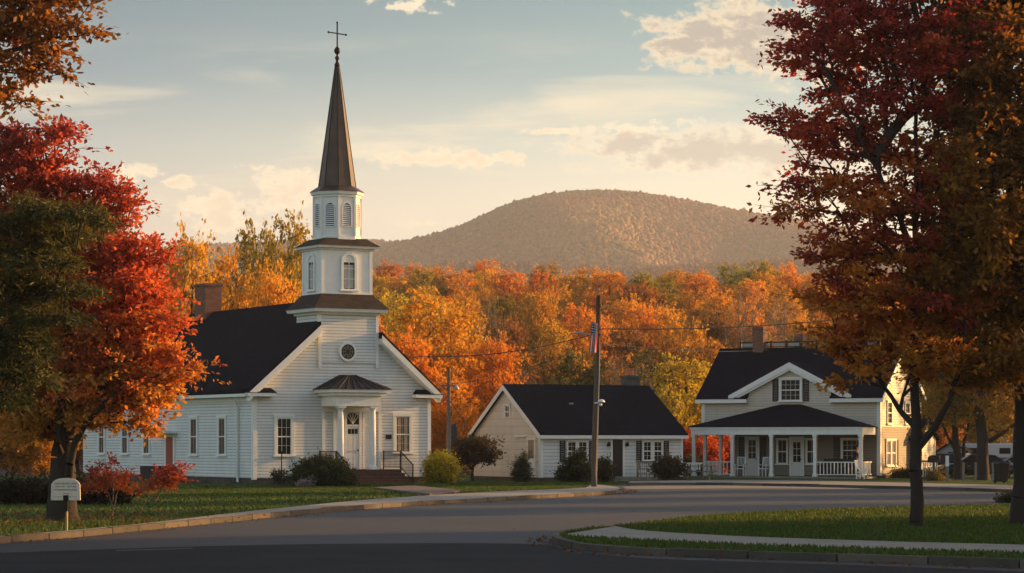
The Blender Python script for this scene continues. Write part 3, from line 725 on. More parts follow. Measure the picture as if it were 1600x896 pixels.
# ------------------------------------------------------------------ cottage
def cottage():
    W, L, E, RZ = 8.86, 8.2, 2.52, 5.08; t = thing('cottage', 'low white cottage with black roof, dark door and dark shutters', 'house', ((845 - 800) / F * 138, 138, .08), R(27))
    f, s = ('y', 0, -1), ('x', 0, -1)
    MB().box(.03, W - .03, .03, L - .03, -.2, .16).build('foundation', STONE, t)
    MB().box(0, W, 0, L, .16, E).build('wall', SIDING2, t)
    MB().prism([(.0, .161), (L, .161), (L, E), (L / 2, RZ - .02), (0, E)], 'x', -.012, -.002).build('gable_wall', GABLE2, t)
    MB().prism([(0, E), (L, E), (L / 2, RZ - .02)], 'x', W - .25, W + .004).build('gable_wall', SIDING2, t)
    sl = (RZ - E) / (L / 2); b = MB()
    for q in (1, -1):
        Y = lambda v: L / 2 + q * (v - L / 2)
        b.prism([(Y(-.28), E - sl * .28 + .03), (Y(L / 2), RZ + .03), (Y(L / 2), RZ + .22), (Y(-.28), E - sl * .28 + .20)], 'x', -.22, W + .22)
    b.build('roof', ROOF2, t)
    b = MB()
    for q in (1, -1):
        Y = lambda v: L / 2 + q * (v - L / 2)
        b.prism([(Y(-.30), E - sl * .3 - .10), (Y(L / 2), RZ - .12), (Y(L / 2), RZ + .17), (Y(-.30), E - sl * .3 + .17)], 'x', -.25, -.221)
    b.build('rake_trim', TRIM, t)
    b = MB(); b.box(-.2, W + .2, -.32, -.285, E - .26, E - .07); b.box(-.2, W + .2, -.28, -.003, E - .2, E - .16); b.box(-.03, .13, -.03, -.002, .16, E - .2); b.box(W - .13, W + .03, -.03, -.002, .16, E - .2); b.box(-.06, -.013, 0.002, .14, .16, E); b.build('trim', TRIM, t)
    for u0, u1 in ((1.55, 2.22), (2.22, 2.89)): window(t, (u0, u1), 1.05, 2.12, f, 0, 2, 2, .08, GLASSW)
    for u0, u1 in ((6.28, 6.93), (6.95, 7.60)): window(t, (u0, u1), 1.05, 2.12, f, 0, 2, 2, .08, GLASS)
    for u0 in (1.16, 2.95, 5.92, 7.66): shutter(t, u0, u0 + .31, 1.0, 2.16, f)
    d = MB(); d.box(4.28, 4.4, -.07, -.003, .2, 2.22); d.box(5.04, 5.16, -.07, -.003, .2, 2.22); d.box(4.24, 5.2, -.09, -.003, 2.22, 2.34); d = d.build('door_frame', TRIM, t)
    b = MB(); b.box(4.4, 5.04, -.04, -.003, .2, 2.22); b.box(4.47, 4.97, -.055, -.041, 1.25, 2.1); b.build('door', DARKDOOR, t)
    for u in (4.14, 5.3):
        b = MB(); b.box(u - .06, u + .06, -.18, -.003, 1.85, 2.02); b.lathe((u, -.11, 2.02), [(.09, 0), (.02, .08)], 6); b.build('wall_lamp', IRON, t)
    MB().box(3.9, 6.6, -1.2, -.002, -.1, .17).build('step', CONCRETE, t)
    b = MB(); railing(b, (5.35, -1.1, .17), (6.5, -1.1, .17), .85, .11); b.build('railing', IRON, t)
    # gable side: narrow door, small attic window
    d = MB(); d.box(-.08, -.013, .55, .66, .2, 2.2); d.box(-.08, -.013, 1.36, 1.47, .2, 2.2); d.box(-.1, -.013, .5, 1.52, 2.2, 2.3); sd = d.build('side_door', TRIM, t)
    MB().box(-.05, -.014, .66, 1.36, .2, 1.2).build('leaf', DOORW, sd); MB().box(-.055, -.014, .70, 1.32, 1.2, 2.18).build('pane', GLASS, sd)
    window(t, (3.55, 4.25), 3.42, 4.1, ('x', -.012, -1), 0, 2, 1, .1, GLASS, sill=False)
    b = MB(); b.box(-.12, -.013, 1.6, 2.9, 2.36, 2.44); b.build('door_hood', TRIM, t)
    c = MB(); c.box(8.0, 8.8, 4.6, 5.4, 4.2, 5.75); c.box(7.93, 8.87, 4.53, 5.47, 5.75, 5.88); c = c.build('chimney', BLOCK, t)
    MB().lathe((8.4, 5.0, 5.88), [(.2, 0), (.17, .3), (.22, .34), (.22, .42)], 10).build('chimney_pot', mat('clay', (.55, .16, .08), .8), c)
    MB().box(3.0, 3.25, 2.3, 2.5, 4.0, 4.25).build('roof_vent', STEEL, t)
cottage()

# ------------------------------------------------------------------ farmhouse with porch
def farmhouse():
    W, L, E, RZ = 10.84, 7.84, 4.72, 7.72
    t = thing('farmhouse', 'cream farmhouse with black roof, front gable and wide columned porch', 'house', ((1097 - 800) / F * 150, 150, .06), R(-26)); f = ('y', 0, -1)
    MB().box(2.06, W - .02, .03, L, -.2, .2).build('foundation', STONE, t)
    MB().box(2.04, W - .004, .004, L - .004, .2, 2.94).build('ground_floor_wall', mat('porch_shade_clapboard', (.26, .215, .175), .65, fn=clap(.15, .6, .26)), t)  # darker wall colour paints in the shade under the porch
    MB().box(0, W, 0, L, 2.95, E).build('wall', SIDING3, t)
    for x0 in (0.0, W - .2): MB().prism([(.004, E), (L - .004, E), (L / 2, RZ)], 'x', x0 + .002, x0 + .198).build('gable_wall', SIDING3, t)
    sl = (RZ - E) / (L / 2); b = MB()
    for q in (1, -1):
        Y = lambda v: L / 2 + q * (v - L / 2)
        if q == 1:      # the front eave is broken by the wall gable
            for xa, xb in ((-.25, 2.85), (W - 2.85, W + .25)): b.prism([(Y(-.3), E - sl * .3 + .03), (Y(.06), E + sl * .06 + .03), (Y(.06), E + sl * .06 + .23), (Y(-.3), E - sl * .3 + .23)], 'x', xa, xb)
            b.prism([(Y(.061), E + sl * .061 + .03), (Y(L / 2 - .35), RZ - .25), (Y(L / 2 - .35), RZ - .02), (Y(.061), E + sl * .061 + .23)], 'x', -.25, W + .25); continue
        b.prism([(Y(-.3), E - sl * .3 + .03), (Y(L / 2 - .35), RZ - .25), (Y(L / 2 - .35), RZ - .02), (Y(-.3), E - sl * .3 + .23)], 'x', -.25, W + .25)
    b.box(-.25, W + .25, L / 2 - .35, L / 2 + .35, RZ - .22, RZ - .018); b.build('roof', ROOF2, t)
    for xx in ((-.28, -.252), (W + .252, W + .28)):
        b = MB()
        for q in (1, -1):
            Y = lambda v: L / 2 + q * (v - L / 2)
            b.prism([(Y(-.32), E - sl * .32 - .12), (Y(L / 2), RZ - .30), (Y(L / 2), RZ - .03), (Y(-.32), E - sl * .32 + .2)], 'x', *xx)
        b.build('rake_trim', TRIM, t)
    # front wall gable
    gA, g0, g1 = 6.55, 2.0, 9.02; gm = (g0 + g1) / 2; gs = (gA - E) / (gm - g0)
    MB().prism([(2.92, E - .5), (W - 2.92, E - .5), (W - 2.92, E + .3), (g1 - .7, E + .25), (gm, gA - .1), (g0 + .7, E + .25), (2.92, E + .3)], 'y', -.02, .055).build('gable_wall', SIDING3, t)
    b = MB()
    for q in (1, -1):
        X = lambda u: gm + q * (u - gm)
        b.prism([(X(g0 - .15), E - .1), (X(gm), gA), (X(gm), gA + .2), (X(g0 - .15), E + .1)], 'y', -.32, 3.2)
    b.build('gable_roof', ROOF2, t)
    b = MB()
    for q in (1, -1):
        X = lambda u: gm + q * (u - gm)
        b.prism([(X(g0 - .22), E - .22), (X(gm), gA - .2), (X(gm), gA + .14), (X(g0 - .22), E + .08)], 'y', -.37, -.322)
        b.prism([(X(g0 - .1), E - .30), (X(gm), gA - .32), (X(gm), gA - .05), (X(g0 - .1), E - .03)], 'y', -.321, -.022)
    b.build('gable_trim', TRIM, t)
    for x0, x1, hx in ((-.28, 2.9, 1), (W - 2.9, W + .28, 0)):
        r_ = MB().box(x0, x1, -.40, -.003, E - .35, E - .13).build('cornice_return', TRIM, t)
        MB().hull([(x0, -.42, E - .128), (x1, -.42, E - .128), (x1, -.004, E - .128), (x0, -.004, E - .128)], [(x0 + .05, -.2, E + .08), (x1 - .6, -.2, E + .08), (x1 - .6, -.004, E + .1), (x0 + .05, -.004, E + .1)]).build('roof', ROOF2, r_)
    MB().box(-.03, .18, -.035, -.002, 2.95, E - .352).build('corner_board', TRIM, t); b = MB(); b.box(W - .18, W + .03, -.035, -.002, .2, E - .352); b.box(W + .002, W + .035, 0, .18, .2, E); b.build('corner_board', TRIM, t); MB().box(W + .002, W + .04, L - .2, L, .2, E).build('corner_board', TRIM, t)
    window(t, (4.80, 6.20), 4.48, 5.72, ('y', -.022, -1), 0, 4, 2, .12, GLASS)
    for u0 in (4.40, 6.26): shutter(t, u0, u0 + .34, 4.45, 5.75, ('y', -.022, -1))
    # roof deck with balustrade, chimneys
    b = MB(); y = L / 2 - .3
    b.box(1.0, 9.6, y - .03, y + .03, 7.98, 8.06); b.box(1.0, 9.6, y - .02, y + .02, 7.74, 7.78)
    for k in range(10): b.box(1.0 + k * .955, 1.1 + k * .955, y - .05, y + .05, 7.70, 8.12)
    b.build('roof_railing', IRON, t)
    g = MB()
    for k in range(9): g.box(1.2 + k * .955, 1.85 + k * .955, y - .012, y + .012, 7.79, 7.97)
    g.build('railing_panel', mat('pale_panel', (.30, .33, .33), .5), t)
    c = MB(); c.box(1.95, 2.6, 3.2, 4.0, 6.9, 8.95); c.box(1.9, 2.65, 3.15, 4.05, 8.78, 8.9); c.build('chimney', BRICK, t)
    c = MB(); c.box(4.2, 4.75, 4.2, 4.9, 7.3, 8.5); c.build('chimney', BRICK, t)
    # porch
    A = [(.25, -2.65, 2.96), (W - .1, -2.65, 2.96), (W - .1, .6, 2.96), (.25, .6, 2.96)]
    P0, P1 = 4.9, 6.1
    b = MB(); b.add([(.22, -2.66, 2.95), (W - .1, -2.66, 2.95), (W - .1, -.003, 2.95), (.22, -.003, 2.95), (P0, -.003, 4.28), (P1, -.003, 4.28), (.22, -2.66, 3.02), (W - .1, -2.66, 3.02)],
                 [(0, 1, 2, 3), (6, 7, 5, 4), (0, 6, 4, 3), (1, 2, 5, 7), (0, 1, 7, 6), (3, 4, 5, 2)])
    b.build('porch_roof', ROOF2, t)
    b = MB(); b.box(.35, W - .2, -2.58, -2.34, 2.52, 2.945); b.box(.35, .59, -2.335, 2.2, 2.52, 2.945); b.box(W - .44, W - .2, -2.335, -.04, 2.52, 2.945); b.box(.28, W - .13, -2.64, -2.59, 2.86, 2.948)
    b.build('porch_beam', TRIM, t)
    MB().box(.6, W - .45, -2.3, -.05, 2.80, 2.84).build('porch_ceiling', mat('porch_ceiling', (.45, .43, .40), .7), t)
    b = MB(); b.box(.3, W - .15, -2.6, -.035, -.1, .15); b.box(.3, 2.05, -.034, 2.2, -.1, .15); b.build('porch_floor', mat('porch_boards', (.22, .2, .17), .7, var=.2), t)
    for u, v in ((.48, -2.46), (2.85, -2.46), (5.22, -2.46), (7.82, -2.46), (W - .33, -2.46), (.48, -.75), (.48, 1.75)):
        b = MB(); b.box(u - .09, u + .09, v - .09, v + .09, .15, 2.52); b.box(u - .13, u + .13, v - .13, v + .13, .15, .28); b.box(u - .13, u + .13, v - .13, v + .13, 2.40, 2.515); b.build('post', TRIM, t)
    def wrail(p, q):
        b = MB(); p, q = Vector(p), Vector(q); b.bar(p + Vector((0, 0, .82)), q + Vector((0, 0, .82)), .08, .06); b.bar(p + Vector((0, 0, .12)), q + Vector((0, 0, .12)), .06, .05)
        n = int((q - p).length / .2)
        for k in range(1, n): a = p.lerp(q, k / n); b.bar(a + Vector((0, 0, .12)), a + Vector((0, 0, .82)), .045, .045, (0, 1, 0))
        b.build('porch_railing', TRIM, t)
    wrail((1.2, -2.46, .15), (2.75, -2.46, .15)); wrail((7.92, -2.46, .15), (W - .43, -2.46, .15)); wrail((.48, -.65, .15), (.48, 1.65, .15)); wrail((W - .33, -2.3, .15), (W - .33, -.6, .15))
    g = ('y', .004, -1)
    def pdoor(u0, u1, pz0, pz1):
        d = MB(); d.box(u0 - .1, u0, -.06, .001, .15, 2.3); d.box(u1, u1 + .1, -.06, .001, .15, 2.3); d.box(u0 - .1, u1 + .1, -.07, .001, 2.3, 2.42); d.build('door_frame', TRIM, t)
        d = MB().box(u0 + .002, u1 - .002, -.03, .001, .15, 2.298).build('door', DOORW, t)
        MB().box(u0 + .13, u1 - .13, -.038, -.031, pz0, pz1).build('pane', GLASS, d)
        b = MB(); b.box((u0 + u1) / 2 - .015, (u0 + u1) / 2 + .015, -.044, -.0385, pz0, pz1)
        for k in (1, 2): z = pz0 + (pz1 - pz0) * k / 3; b.box(u0 + .13, u1 - .13, -.043, -.0385, z - .015, z + .015)
        b.build('glazing_bar', TRIM, d)
        MB().lathe((u1 - .08, -.07, 1.1), [(.015, -.04), (.04, 0), (.015, .04)], 8).build('handle', IRON, d)
    pdoor(2.78, 3.48, 1.15, 2.2); pdoor(5.52, 6.22, .95, 2.1)
    for u0 in (2.32, 3.64, 8.1): shutter(t, u0, u0 + .34, .5, 2.4, g)
    window(t, (4.62, 5.34), .85, 2.25, g, 0, 2, 1, .09); window(t, (6.40, 7.10), .85, 2.25, g, 0, 2, 1, .09); window(t, (8.52, 9.85), 1.0, 2.25, g, 0, 4, 2, .1)
    # sunlit right flank
    r = ('x', W, 1)
    for v0 in (1.0, 1.95): window(t, (v0, v0 + .92), .75, 2.2, r, 0, 2, 1, .1, mat('pale_glass', (.16, .15, .13), .15, 0, .5))
    shutter(t, 2.95, 3.3, .75, 2.25, r)
    for v0 in (1.2, 4.6): window(t, (v0, v0 + .95), 3.15, 4.4, r, 0, 2, 2, .1)
    # rear ell with its own gable to the right
    MB().box(8.0, 11.35, 5.7, 9.0, -.1, 2.35).build('ell_wall', SIDING3, t)
    MB().prism([(5.7, 2.352), (9.0, 2.352), (7.35, 3.5)], 'x', 8.0, 11.345).build('ell_gable', SIDING3, t)
    b = MB()
    for q in (1, -1):
        Y = lambda v: 7.35 + q * (v - 7.35); b.prism([(Y(5.42), 2.20), (Y(7.35), 3.53), (Y(7.35), 3.68), (Y(5.42), 2.35)], 'x', 7.9, 11.6)
    b.build('ell_roof', ROOF2, t)
    b = MB(); b.box(11.352, 11.39, 5.67, 5.85, -.1, 2.35); b.box(11.352, 11.62, 5.4, 5.75, 2.1, 2.22); b.build('corner_board', TRIM, t); MB().box(11.352, 11.39, 8.85, 9.03, -.1, 2.35).build('corner_board', TRIM, t)
farmhouse()

# ------------------------------------------------------------------ trees
def unit(a): return a / (np.linalg.norm(a, axis=-1, keepdims=True) + 1e-9)
def fill(rng, ell, n, shell=.45, gap=.6):
    """n clump centres spread through a union of ellipsoids (cx,cy,cz,rx,ry,rz), favouring the outer part"""
    ell = np.array(ell, float); vol = ell[:, 3] * ell[:, 4] * ell[:, 5]; pr = vol ** .75; pr /= pr.sum(); out = []; tries = 0
    while len(out) < n and tries < n * 40:
        tries += 1; e = ell[rng.choice(len(ell), p=pr)]; d = rng.normal(size=3); d /= np.linalg.norm(d); r = rng.random() ** (1 / 3); r = max(r, rng.random() * shell * 2 if rng.random() < .6 else 0)
        p = e[:3] + d * min(r, 1) * e[3:]
        if out and gap > 0:
            q = np.array(out) - p; q[:, 2] *= 1.5
            if (np.einsum('ij,ij->i', q, q) < gap * gap).any() and rng.random() < .93: continue
        out.append(p)
    return np.array(out)
def grow(rng, stems, A, bias=.35, seg=.5, up=.35):
    P, par, rad, plen, d0 = [], [], [], [], []
    for st in stems:
        prev = -1
        if len(st) > 2 and isinstance(st[-1], int): prev = st[-1]; st = st[:-1]
        for i in range(len(st) - 1):
            a, b = np.array(st[i][:3], float), np.array(st[i + 1][:3], float); ra, rb = st[i][3], st[i + 1][3]; k = max(1, int(np.linalg.norm(b - a) / seg))
            for j in range(0 if i == 0 and prev < 0 else 1, k + 1):
                f = j / k; P.append(a + (b - a) * f + (rng.normal(0, .02, 3) * (1 if j else 0))); par.append(prev); rad.append(ra + (rb - ra) * f)
                plen.append(0 if prev < 0 else plen[prev] + np.linalg.norm(P[-1] - P[prev])); prev = len(P) - 1
    ns = len(P); cap = ns + len(A) * 30; N = np.zeros((cap, 3)); N[:ns] = P; PL = np.zeros(cap); PL[:ns] = plen; n = ns
    zmin = min(a[2] for a in A) - 1.2; S = N[:ns]
    order = np.argsort([np.min(np.linalg.norm(S - a, axis=1)) for a in A]); ends = np.zeros(len(A), int)
    bad = np.zeros(cap); bad[:ns] = np.where(N[:ns, 2] < zmin, 1e6, 0)
    if (bad[:ns] > 0).all(): bad[:] = 0
    for ai in order:
        a = A[ai]; v = a - N[:n]; d = np.linalg.norm(v, axis=1)
        c = d + bias * PL[:n] + .9 * np.maximum(0, .25 * d - v[:, 2]) + bad[:n]
        j = int(np.argmin(c)); k = max(1, int(d[j] / seg)); p0 = N[j]; pd = p0 - N[par[j]] if par[j] >= 0 else np.array([0, 0, 1.])
        pd = pd / (np.linalg.norm(pd) + 1e-9); c1 = p0 + (pd * .5 + np.array([0, 0, up])) * d[j] * .4; prev = j
        for i in range(1, k + 1):
            f = i / k; q = (1 - f) ** 2 * p0 + 2 * f * (1 - f) * c1 + f * f * a + rng.normal(0, .05, 3) * seg * (i < k)
            if n >= cap: break
            N[n] = q; par.append(prev); rad.append(0); PL[n] = PL[prev] + np.linalg.norm(q - N[prev]); prev = n; n += 1
        ends[ai] = prev
    par = np.array(par); cnt = np.zeros(n); cnt[ends] += 1
    for i in range(n - 1, -1, -1):
        if par[i] >= 0: cnt[par[i]] += cnt[i]
    return N[:n], par, np.array(rad), cnt, ends, ns
def frusta(P0, P1, r0, r1, sides=5):
    t = unit(P1 - P0); ref = np.where(np.abs(t[:, 2:3]) > .9, np.array([[1., 0, 0]]), np.array([[0, 0, 1.]])); a = unit(np.cross(t, ref)); b = np.cross(t, a)
    ang = np.arange(sides) * 2 * np.pi / sides; ca, sa = np.cos(ang), np.sin(ang)
    ring = a[:, None, :] * ca[None, :, None] + b[:, None, :] * sa[None, :, None]
    A = P0[:, None, :] + ring * r0[:, None, None]; B = P1[:, None, :] + ring * r1[:, None, None]
    co = np.concatenate([A, B], 1); m = len(P0); k = np.arange(sides); k2 = (k + 1) % sides
    idx = np.stack([k, k2, k2 + sides, k + sides], 1)[None] + (np.arange(m) * 2 * sides)[:, None, None]
    return co.reshape(-1, 3), idx.reshape(-1, 4)
def leaves(rng, C, axis, size, aspect, upb=.5):
    n = len(C); ax = unit(axis + rng.normal(0, .55, (n, 3)) + np.array([0, 0, -.25])); nr = unit(rng.normal(0, 1, (n, 3)) + np.array([0, 0, upb])); b = unit(np.cross(ax, nr)); nr = np.cross(b, ax)
    s = size * rng.uniform(.6, 1.3, (n, 1)); w = s * aspect * .5
    co = np.stack([C, C + ax * s * .45 + b * w + nr * s * .06, C + ax * s, C + ax * s * .45 - b * w + nr * s * .06], 1)
    return co.reshape(-1, 3)
def lerp_pal(pal, h):
    pal = np.array(pal); x = np.clip(h, 0, .9999) * (len(pal) - 1); i = x.astype(int); f = (x - i)[:, None]; return pal[i] * (1 - f) + pal[i + 1] * f
def make_tree(root, seed, stems, ell, clumps, twigs, lpt, size, pal, clumpR=.7, flat=.45, aspect=.55, gap=.5, bias=.35, rtip=.012, rk=.5, bark=BARK, leafm=LEAF, shell=.45,
              hue=.18, upb=.5, crown='crown', trunk='trunk', droop=0.0, seg=.45, patch=.25, sides=6, zpal=True):
    rng = np.random.default_rng(seed); A = fill(rng, ell, clumps, shell, gap)
    P, par, rad, cnt, ends, ns = grow(rng, stems, A, bias, seg)
    r = rtip * np.maximum(cnt, 1) ** rk; r[:ns] = np.maximum(np.array(rad)[:ns], np.minimum(r[:ns], np.array(rad)[:ns] * 1.3)) if ns else r[:ns]
    e = np.where(par >= 0)[0]; r0 = np.minimum(r[par[e]], r[e] * 1.35 + .004); r0[e < ns] = r[par[e]][e < ns]
    c1, i1 = frusta(P[par[e]], P[e], r0, r[e] * .96, sides)
    m = len(A) * twigs; base = np.repeat(A, twigs, 0); pdir = unit(A - P[par[ends]]); off = rng.normal(0, 1, (m, 3)) * np.array([clumpR, clumpR, clumpR * flat]) + np.repeat(pdir, twigs, 0) * clumpR * .5
    off[:, 2] -= droop * np.linalg.norm(off[:, :2], axis=1)
    tip = base + off
    if lpt and leafm is not None or True:
        c2, i2 = frusta(base, tip, np.full(m, rtip * .8), np.full(m, rtip * .35), 3)
        co = np.concatenate([c1, c2]); f1 = np.concatenate([i1, i2 + len(c1)])
    tr = np_mesh(trunk, co, 4, bark, root, idx=f1, smooth=True)
    if not lpt: return tr, None
    k = rng.uniform(.1, 1.08, (m, lpt, 1)); C = (base[:, None] + off[:, None] * k).reshape(-1, 3) + rng.normal(0, size * .45, (m * lpt, 3))
    axis = np.repeat(unit(off), lpt, 0); L = leaves(rng, C, axis, size, aspect, upb)
    z0, z1 = np.percentile(C[:, 2], [2, 98]); h = (C[:, 2] - z0) / (z1 - z0 + 1e-6)
    cl = np.repeat(np.repeat(rng.normal(0, patch, len(A)), twigs), lpt)
    col = lerp_pal(pal, h + cl + rng.normal(0, .10, len(h))) * rng.uniform(1 - hue, 1 + hue, (len(h), 1)) * np.repeat(np.repeat(rng.uniform(.8, 1.2, len(A)), twigs), lpt)[:, None]
    cr = np_mesh(crown, L, 4, leafm, root, col=np.clip(np.repeat(col, 4, 0), 0.002, .8))
    return tr, cr

def ellpx(D, base, lst, depth=1.0):
    """crown lobes given by their outline in the view at distance D -> local ellipsoids with real depth"""
    out = []
    for q in lst:
        px, py, rx, ry = q[:4]; dd = q[4] if len(q) > 4 else 0.0
        c = at(px, py, D) - base; s = D / F; out.append((c.x, c.y + dd, c.z, rx * s, max(rx * s * depth, ry * s * .7), ry * s))
    return out
def stem(base, D, pts):  # [(px,py,r,dy)]
    out = []
    for q in pts:
        p = at(q[0], q[1], D) - base; out.append((p.x, p.y + (q[3] if len(q) > 3 else 0), p.z, q[2]))
    return out

MAROON = [(.56, .24, .030), (.50, .105, .034), (.45, .066, .042), (.40, .056, .050), (.38, .056, .054)]
FIRE = [(.56, .30, .055), (.56, .19, .046), (.52, .115, .050), (.46, .090, .050), (.34, .064, .050)]
OAK = [(.34, .15, .030), (.30, .13, .03), (.26, .12, .03)]
MUST = [(.28, .14, .020), (.24, .12, .020), (.20, .095, .02), (.16, .08, .022)]
GOLD = [(.40, .22, .03), (.42, .26, .035), (.34, .24, .03)]
PINE = [(.040, .052, .016), (.065, .072, .018), (.10, .098, .022)]

# --- right foreground: dark red maple
D = 62.0; b = Vector(((1432 - 800) / F * D, D, .12))
t = thing('maple_tree', 'tall dark red maple with a forked trunk on the grass island', 'tree', b)
make_tree(t, 11, [stem(b, D, [(1432, 836, .24), (1431, 815, .185), (1433, 760, .165), (1431, 690, .15), (1432, 640, .12), (1425, 560, .10), (1428, 460, .09), (1432, 330, .07), (1430, 180, .05), (1420, 60, .03), (1418, -60, .02)]),
                  stem(b, D, [(1433, 700, .12), (1455, 672, .09, -.2), (1478, 625, .075, -.4), (1498, 560, .055, -.5), (1505, 480, .03, -.6)]),
                  stem(b, D, [(1431, 668, .09), (1410, 640, .06, .3), (1385, 600, .045, .5), (1372, 560, .03, .6)]),
                  stem(b, D, [(1428, 420, .07), (1400, 330, .05, -.3), (1355, 250, .035, -.5), (1310, 170, .02, -.6)])],
          ellpx(D, b, [(1400, 20, 165, 120), (1330, 60, 110, 70), (1410, -120, 150, 120), (1365, 140, 120, 60), (1300, 195, 95, 36), (1400, 190, 90, 60), (1330, 330, 110, 60), (1290, 285, 75, 30), (1420, 320, 110, 100), (1330, 400, 75, 55), (1400, 430, 125, 80), (1345, 490, 85, 55), (1420, 540, 120, 55), (1340, 560, 60, 45), (1480, 470, 70, 90), (1470, 580, 60, 40), (1270, 45, 48, 26), (1265, 110, 40, 22), (1255, 330, 46, 18), (1290, 430, 48, 20), (1320, 240, 60, 26), (1450, 120, 70, 90), (1460, 300, 60, 80), (1380, 500, 110, 60), (1300, 545, 40, 18)], .9),
          450, 8, 18, .148, MAROON, .34, .26, .50, .42, .30, .011, .5, upb=.4, patch=.16, seg=.35)
# --- right edge: mustard tree
D = 63.5; b = Vector(((1592 - 800) / F * D, D, .12))
t = thing('maple_tree', 'tall mustard brown tree with a thick dark trunk at the right edge of the island', 'tree', b)
make_tree(t, 12, [stem(b, D, [(1592, 838, .36), (1594, 810, .27), (1598, 720, .24), (1596, 600, .21), (1590, 420, .16), (1575, 240, .11), (1570, 60, .06), (1568, -80, .03)]),
                  stem(b, D, [(1594, 560, .12), (1560, 470, .09, -.4), (1530, 360, .05, -.6), (1515, 260, .03, -.8)]),
                  stem(b, D, [(1598, 640, .12), (1640, 540, .09, -.4), (1690, 420, .05, -.6)])],
          ellpx(D, b, [(1560, 40, 120, 140), (1540, 180, 95, 90), (1580, 260, 120, 120), (1530, 330, 80, 90), (1575, 430, 125, 90), (1530, 480, 90, 70), (1590, 545, 110, 50), (1680, 300, 120, 200), (1660, 60, 120, 140), (1560, -130, 150, 130), (1505, 330, 60, 110, -2.2), (1515, 120, 60, 100, -2.2), (1480, 440, 60, 60, -2.0), (1530, 560, 80, 40, -1.5)], .9),
          560, 8, 20, .165, MUST, .40, .45, .58, .42, .30, .011, .5, patch=.2, seg=.4)
# --- trees by the parked cars
D = 138.0; b = Vector(((1537 - 800) / F * D, D, .1))
t = thing('yellow_tree', 'yellow green tree with a thick black trunk in front of the parked cars', 'tree', b)
make_tree(t, 13, [stem(b, D, [(1537, 758, .48), (1536, 740, .36), (1534, 690, .32), (1530, 640, .28), (1535, 560, .2), (1540, 440, .1)]), stem(b, D, [(1545, 690, .14), (1580, 668, .1), (1620, 640, .06)]), stem(b, D, [(1530, 640, .16), (1500, 590, .1), (1470, 540, .06)])],
          ellpx(D, b, [(1540, 590, 90, 50), (1500, 625, 50, 28), (1590, 630, 55, 34), (1480, 560, 60, 50), (1560, 500, 110, 80), (1620, 570, 70, 80), (1540, 400, 90, 80)], .9),
          230, 8, 16, .21, [(.40, .24, .03), (.36, .23, .03), (.30, .22, .03)], .75, .5, .6, .8, patch=.2, bark=BARK, seg=.6)
D = 141.0; b = Vector(((1494 - 800) / F * D, D, .1))
t = thing('yellow_tree', 'yellow leaved tree with a pale side stem beside the white shed', 'tree', b)
make_tree(t, 14, [stem(b, D, [(1497, 752, .3), (1497, 720, .24), (1494, 690, .2), (1490, 640, .15), (1485, 560, .08)]), stem(b, D, [(1505, 715, .10), (1506, 690, .08), (1512, 672, .07), (1513, 640, .04)]), stem(b, D, [(1494, 705, .12), (1482, 685, .08), (1472, 660, .05)])],
          ellpx(D, b, [(1490, 630, 42, 32), (1475, 650, 22, 22), (1515, 650, 30, 24), (1485, 560, 55, 50)], .9), 90, 8, 16, .21, [(.36, .24, .03), (.30, .24, .04)], .7, .5, .6, .7, bark=BARK, seg=.6)

# --- left: fiery maple, dark pine, overhanging oak
D = 70.0; b = Vector(((92 - 800) / F * D, D, .1))
t = thing('maple_tree', 'fiery red and orange maple with lower golden leaves beside the church', 'tree', b)
make_tree(t, 21, [stem(b, D, [(98, 826, .62), (98, 802, .46), (99, 740, .38), (101, 690, .32), (98, 640, .25), (105, 560, .18), (110, 450, .12), (95, 330, .07), (70, 240, .03)]),
                  stem(b, D, [(106, 765, .16), (116, 725, .12, -.6), (122, 690, .10, -.6), (140, 664, .085, -.8), (170, 630, .06, -1.0), (210, 600, .045, -1.0), (270, 585, .02, -.8)]),
                  stem(b, D, [(99, 720, .1), (96, 690, .07, -.7), (100, 650, .06, -.8), (98, 600, .04, -1)]),
                  stem(b, D, [(98, 690, .16), (70, 650, .12), (40, 610, .09), (10, 560, .05)]),
                  stem(b, D, [(108, 470, .1), (160, 420, .07, .5), (220, 390, .04, .8)])],
          ellpx(D, b, [(50, 235, 60, 38), (90, 213, 30, 14), (30, 300, 70, 60), (150, 300, 44, 30), (182, 335, 30, 34), (105, 320, 60, 50), (165, 395, 85, 34), (238, 400, 34, 12), (155, 450, 100, 42), (230, 455, 36, 26), (195, 510, 85, 38), (258, 522, 24, 16), (215, 565, 75, 32), (290, 583, 24, 9), (170, 608, 95, 30), (225, 625, 60, 22), (120, 560, 90, 60), (60, 450, 90, 110), (30, 580, 70, 70), (110, 650, 80, 22), (240, 666, 20, 13), (60, 660, 60, 26), (205, 650, 24, 16)], .85),
          600, 8, 17, .142, FIRE, .36, .42, .6, .36, .3, .010, .5, patch=.13, seg=.4)
D = 60.0; b = Vector(((-38 - 800) / F * D, D, .1))
t = thing('pine_tree', 'dark green pine reaching its boughs in front of the fiery maple', 'tree', b)
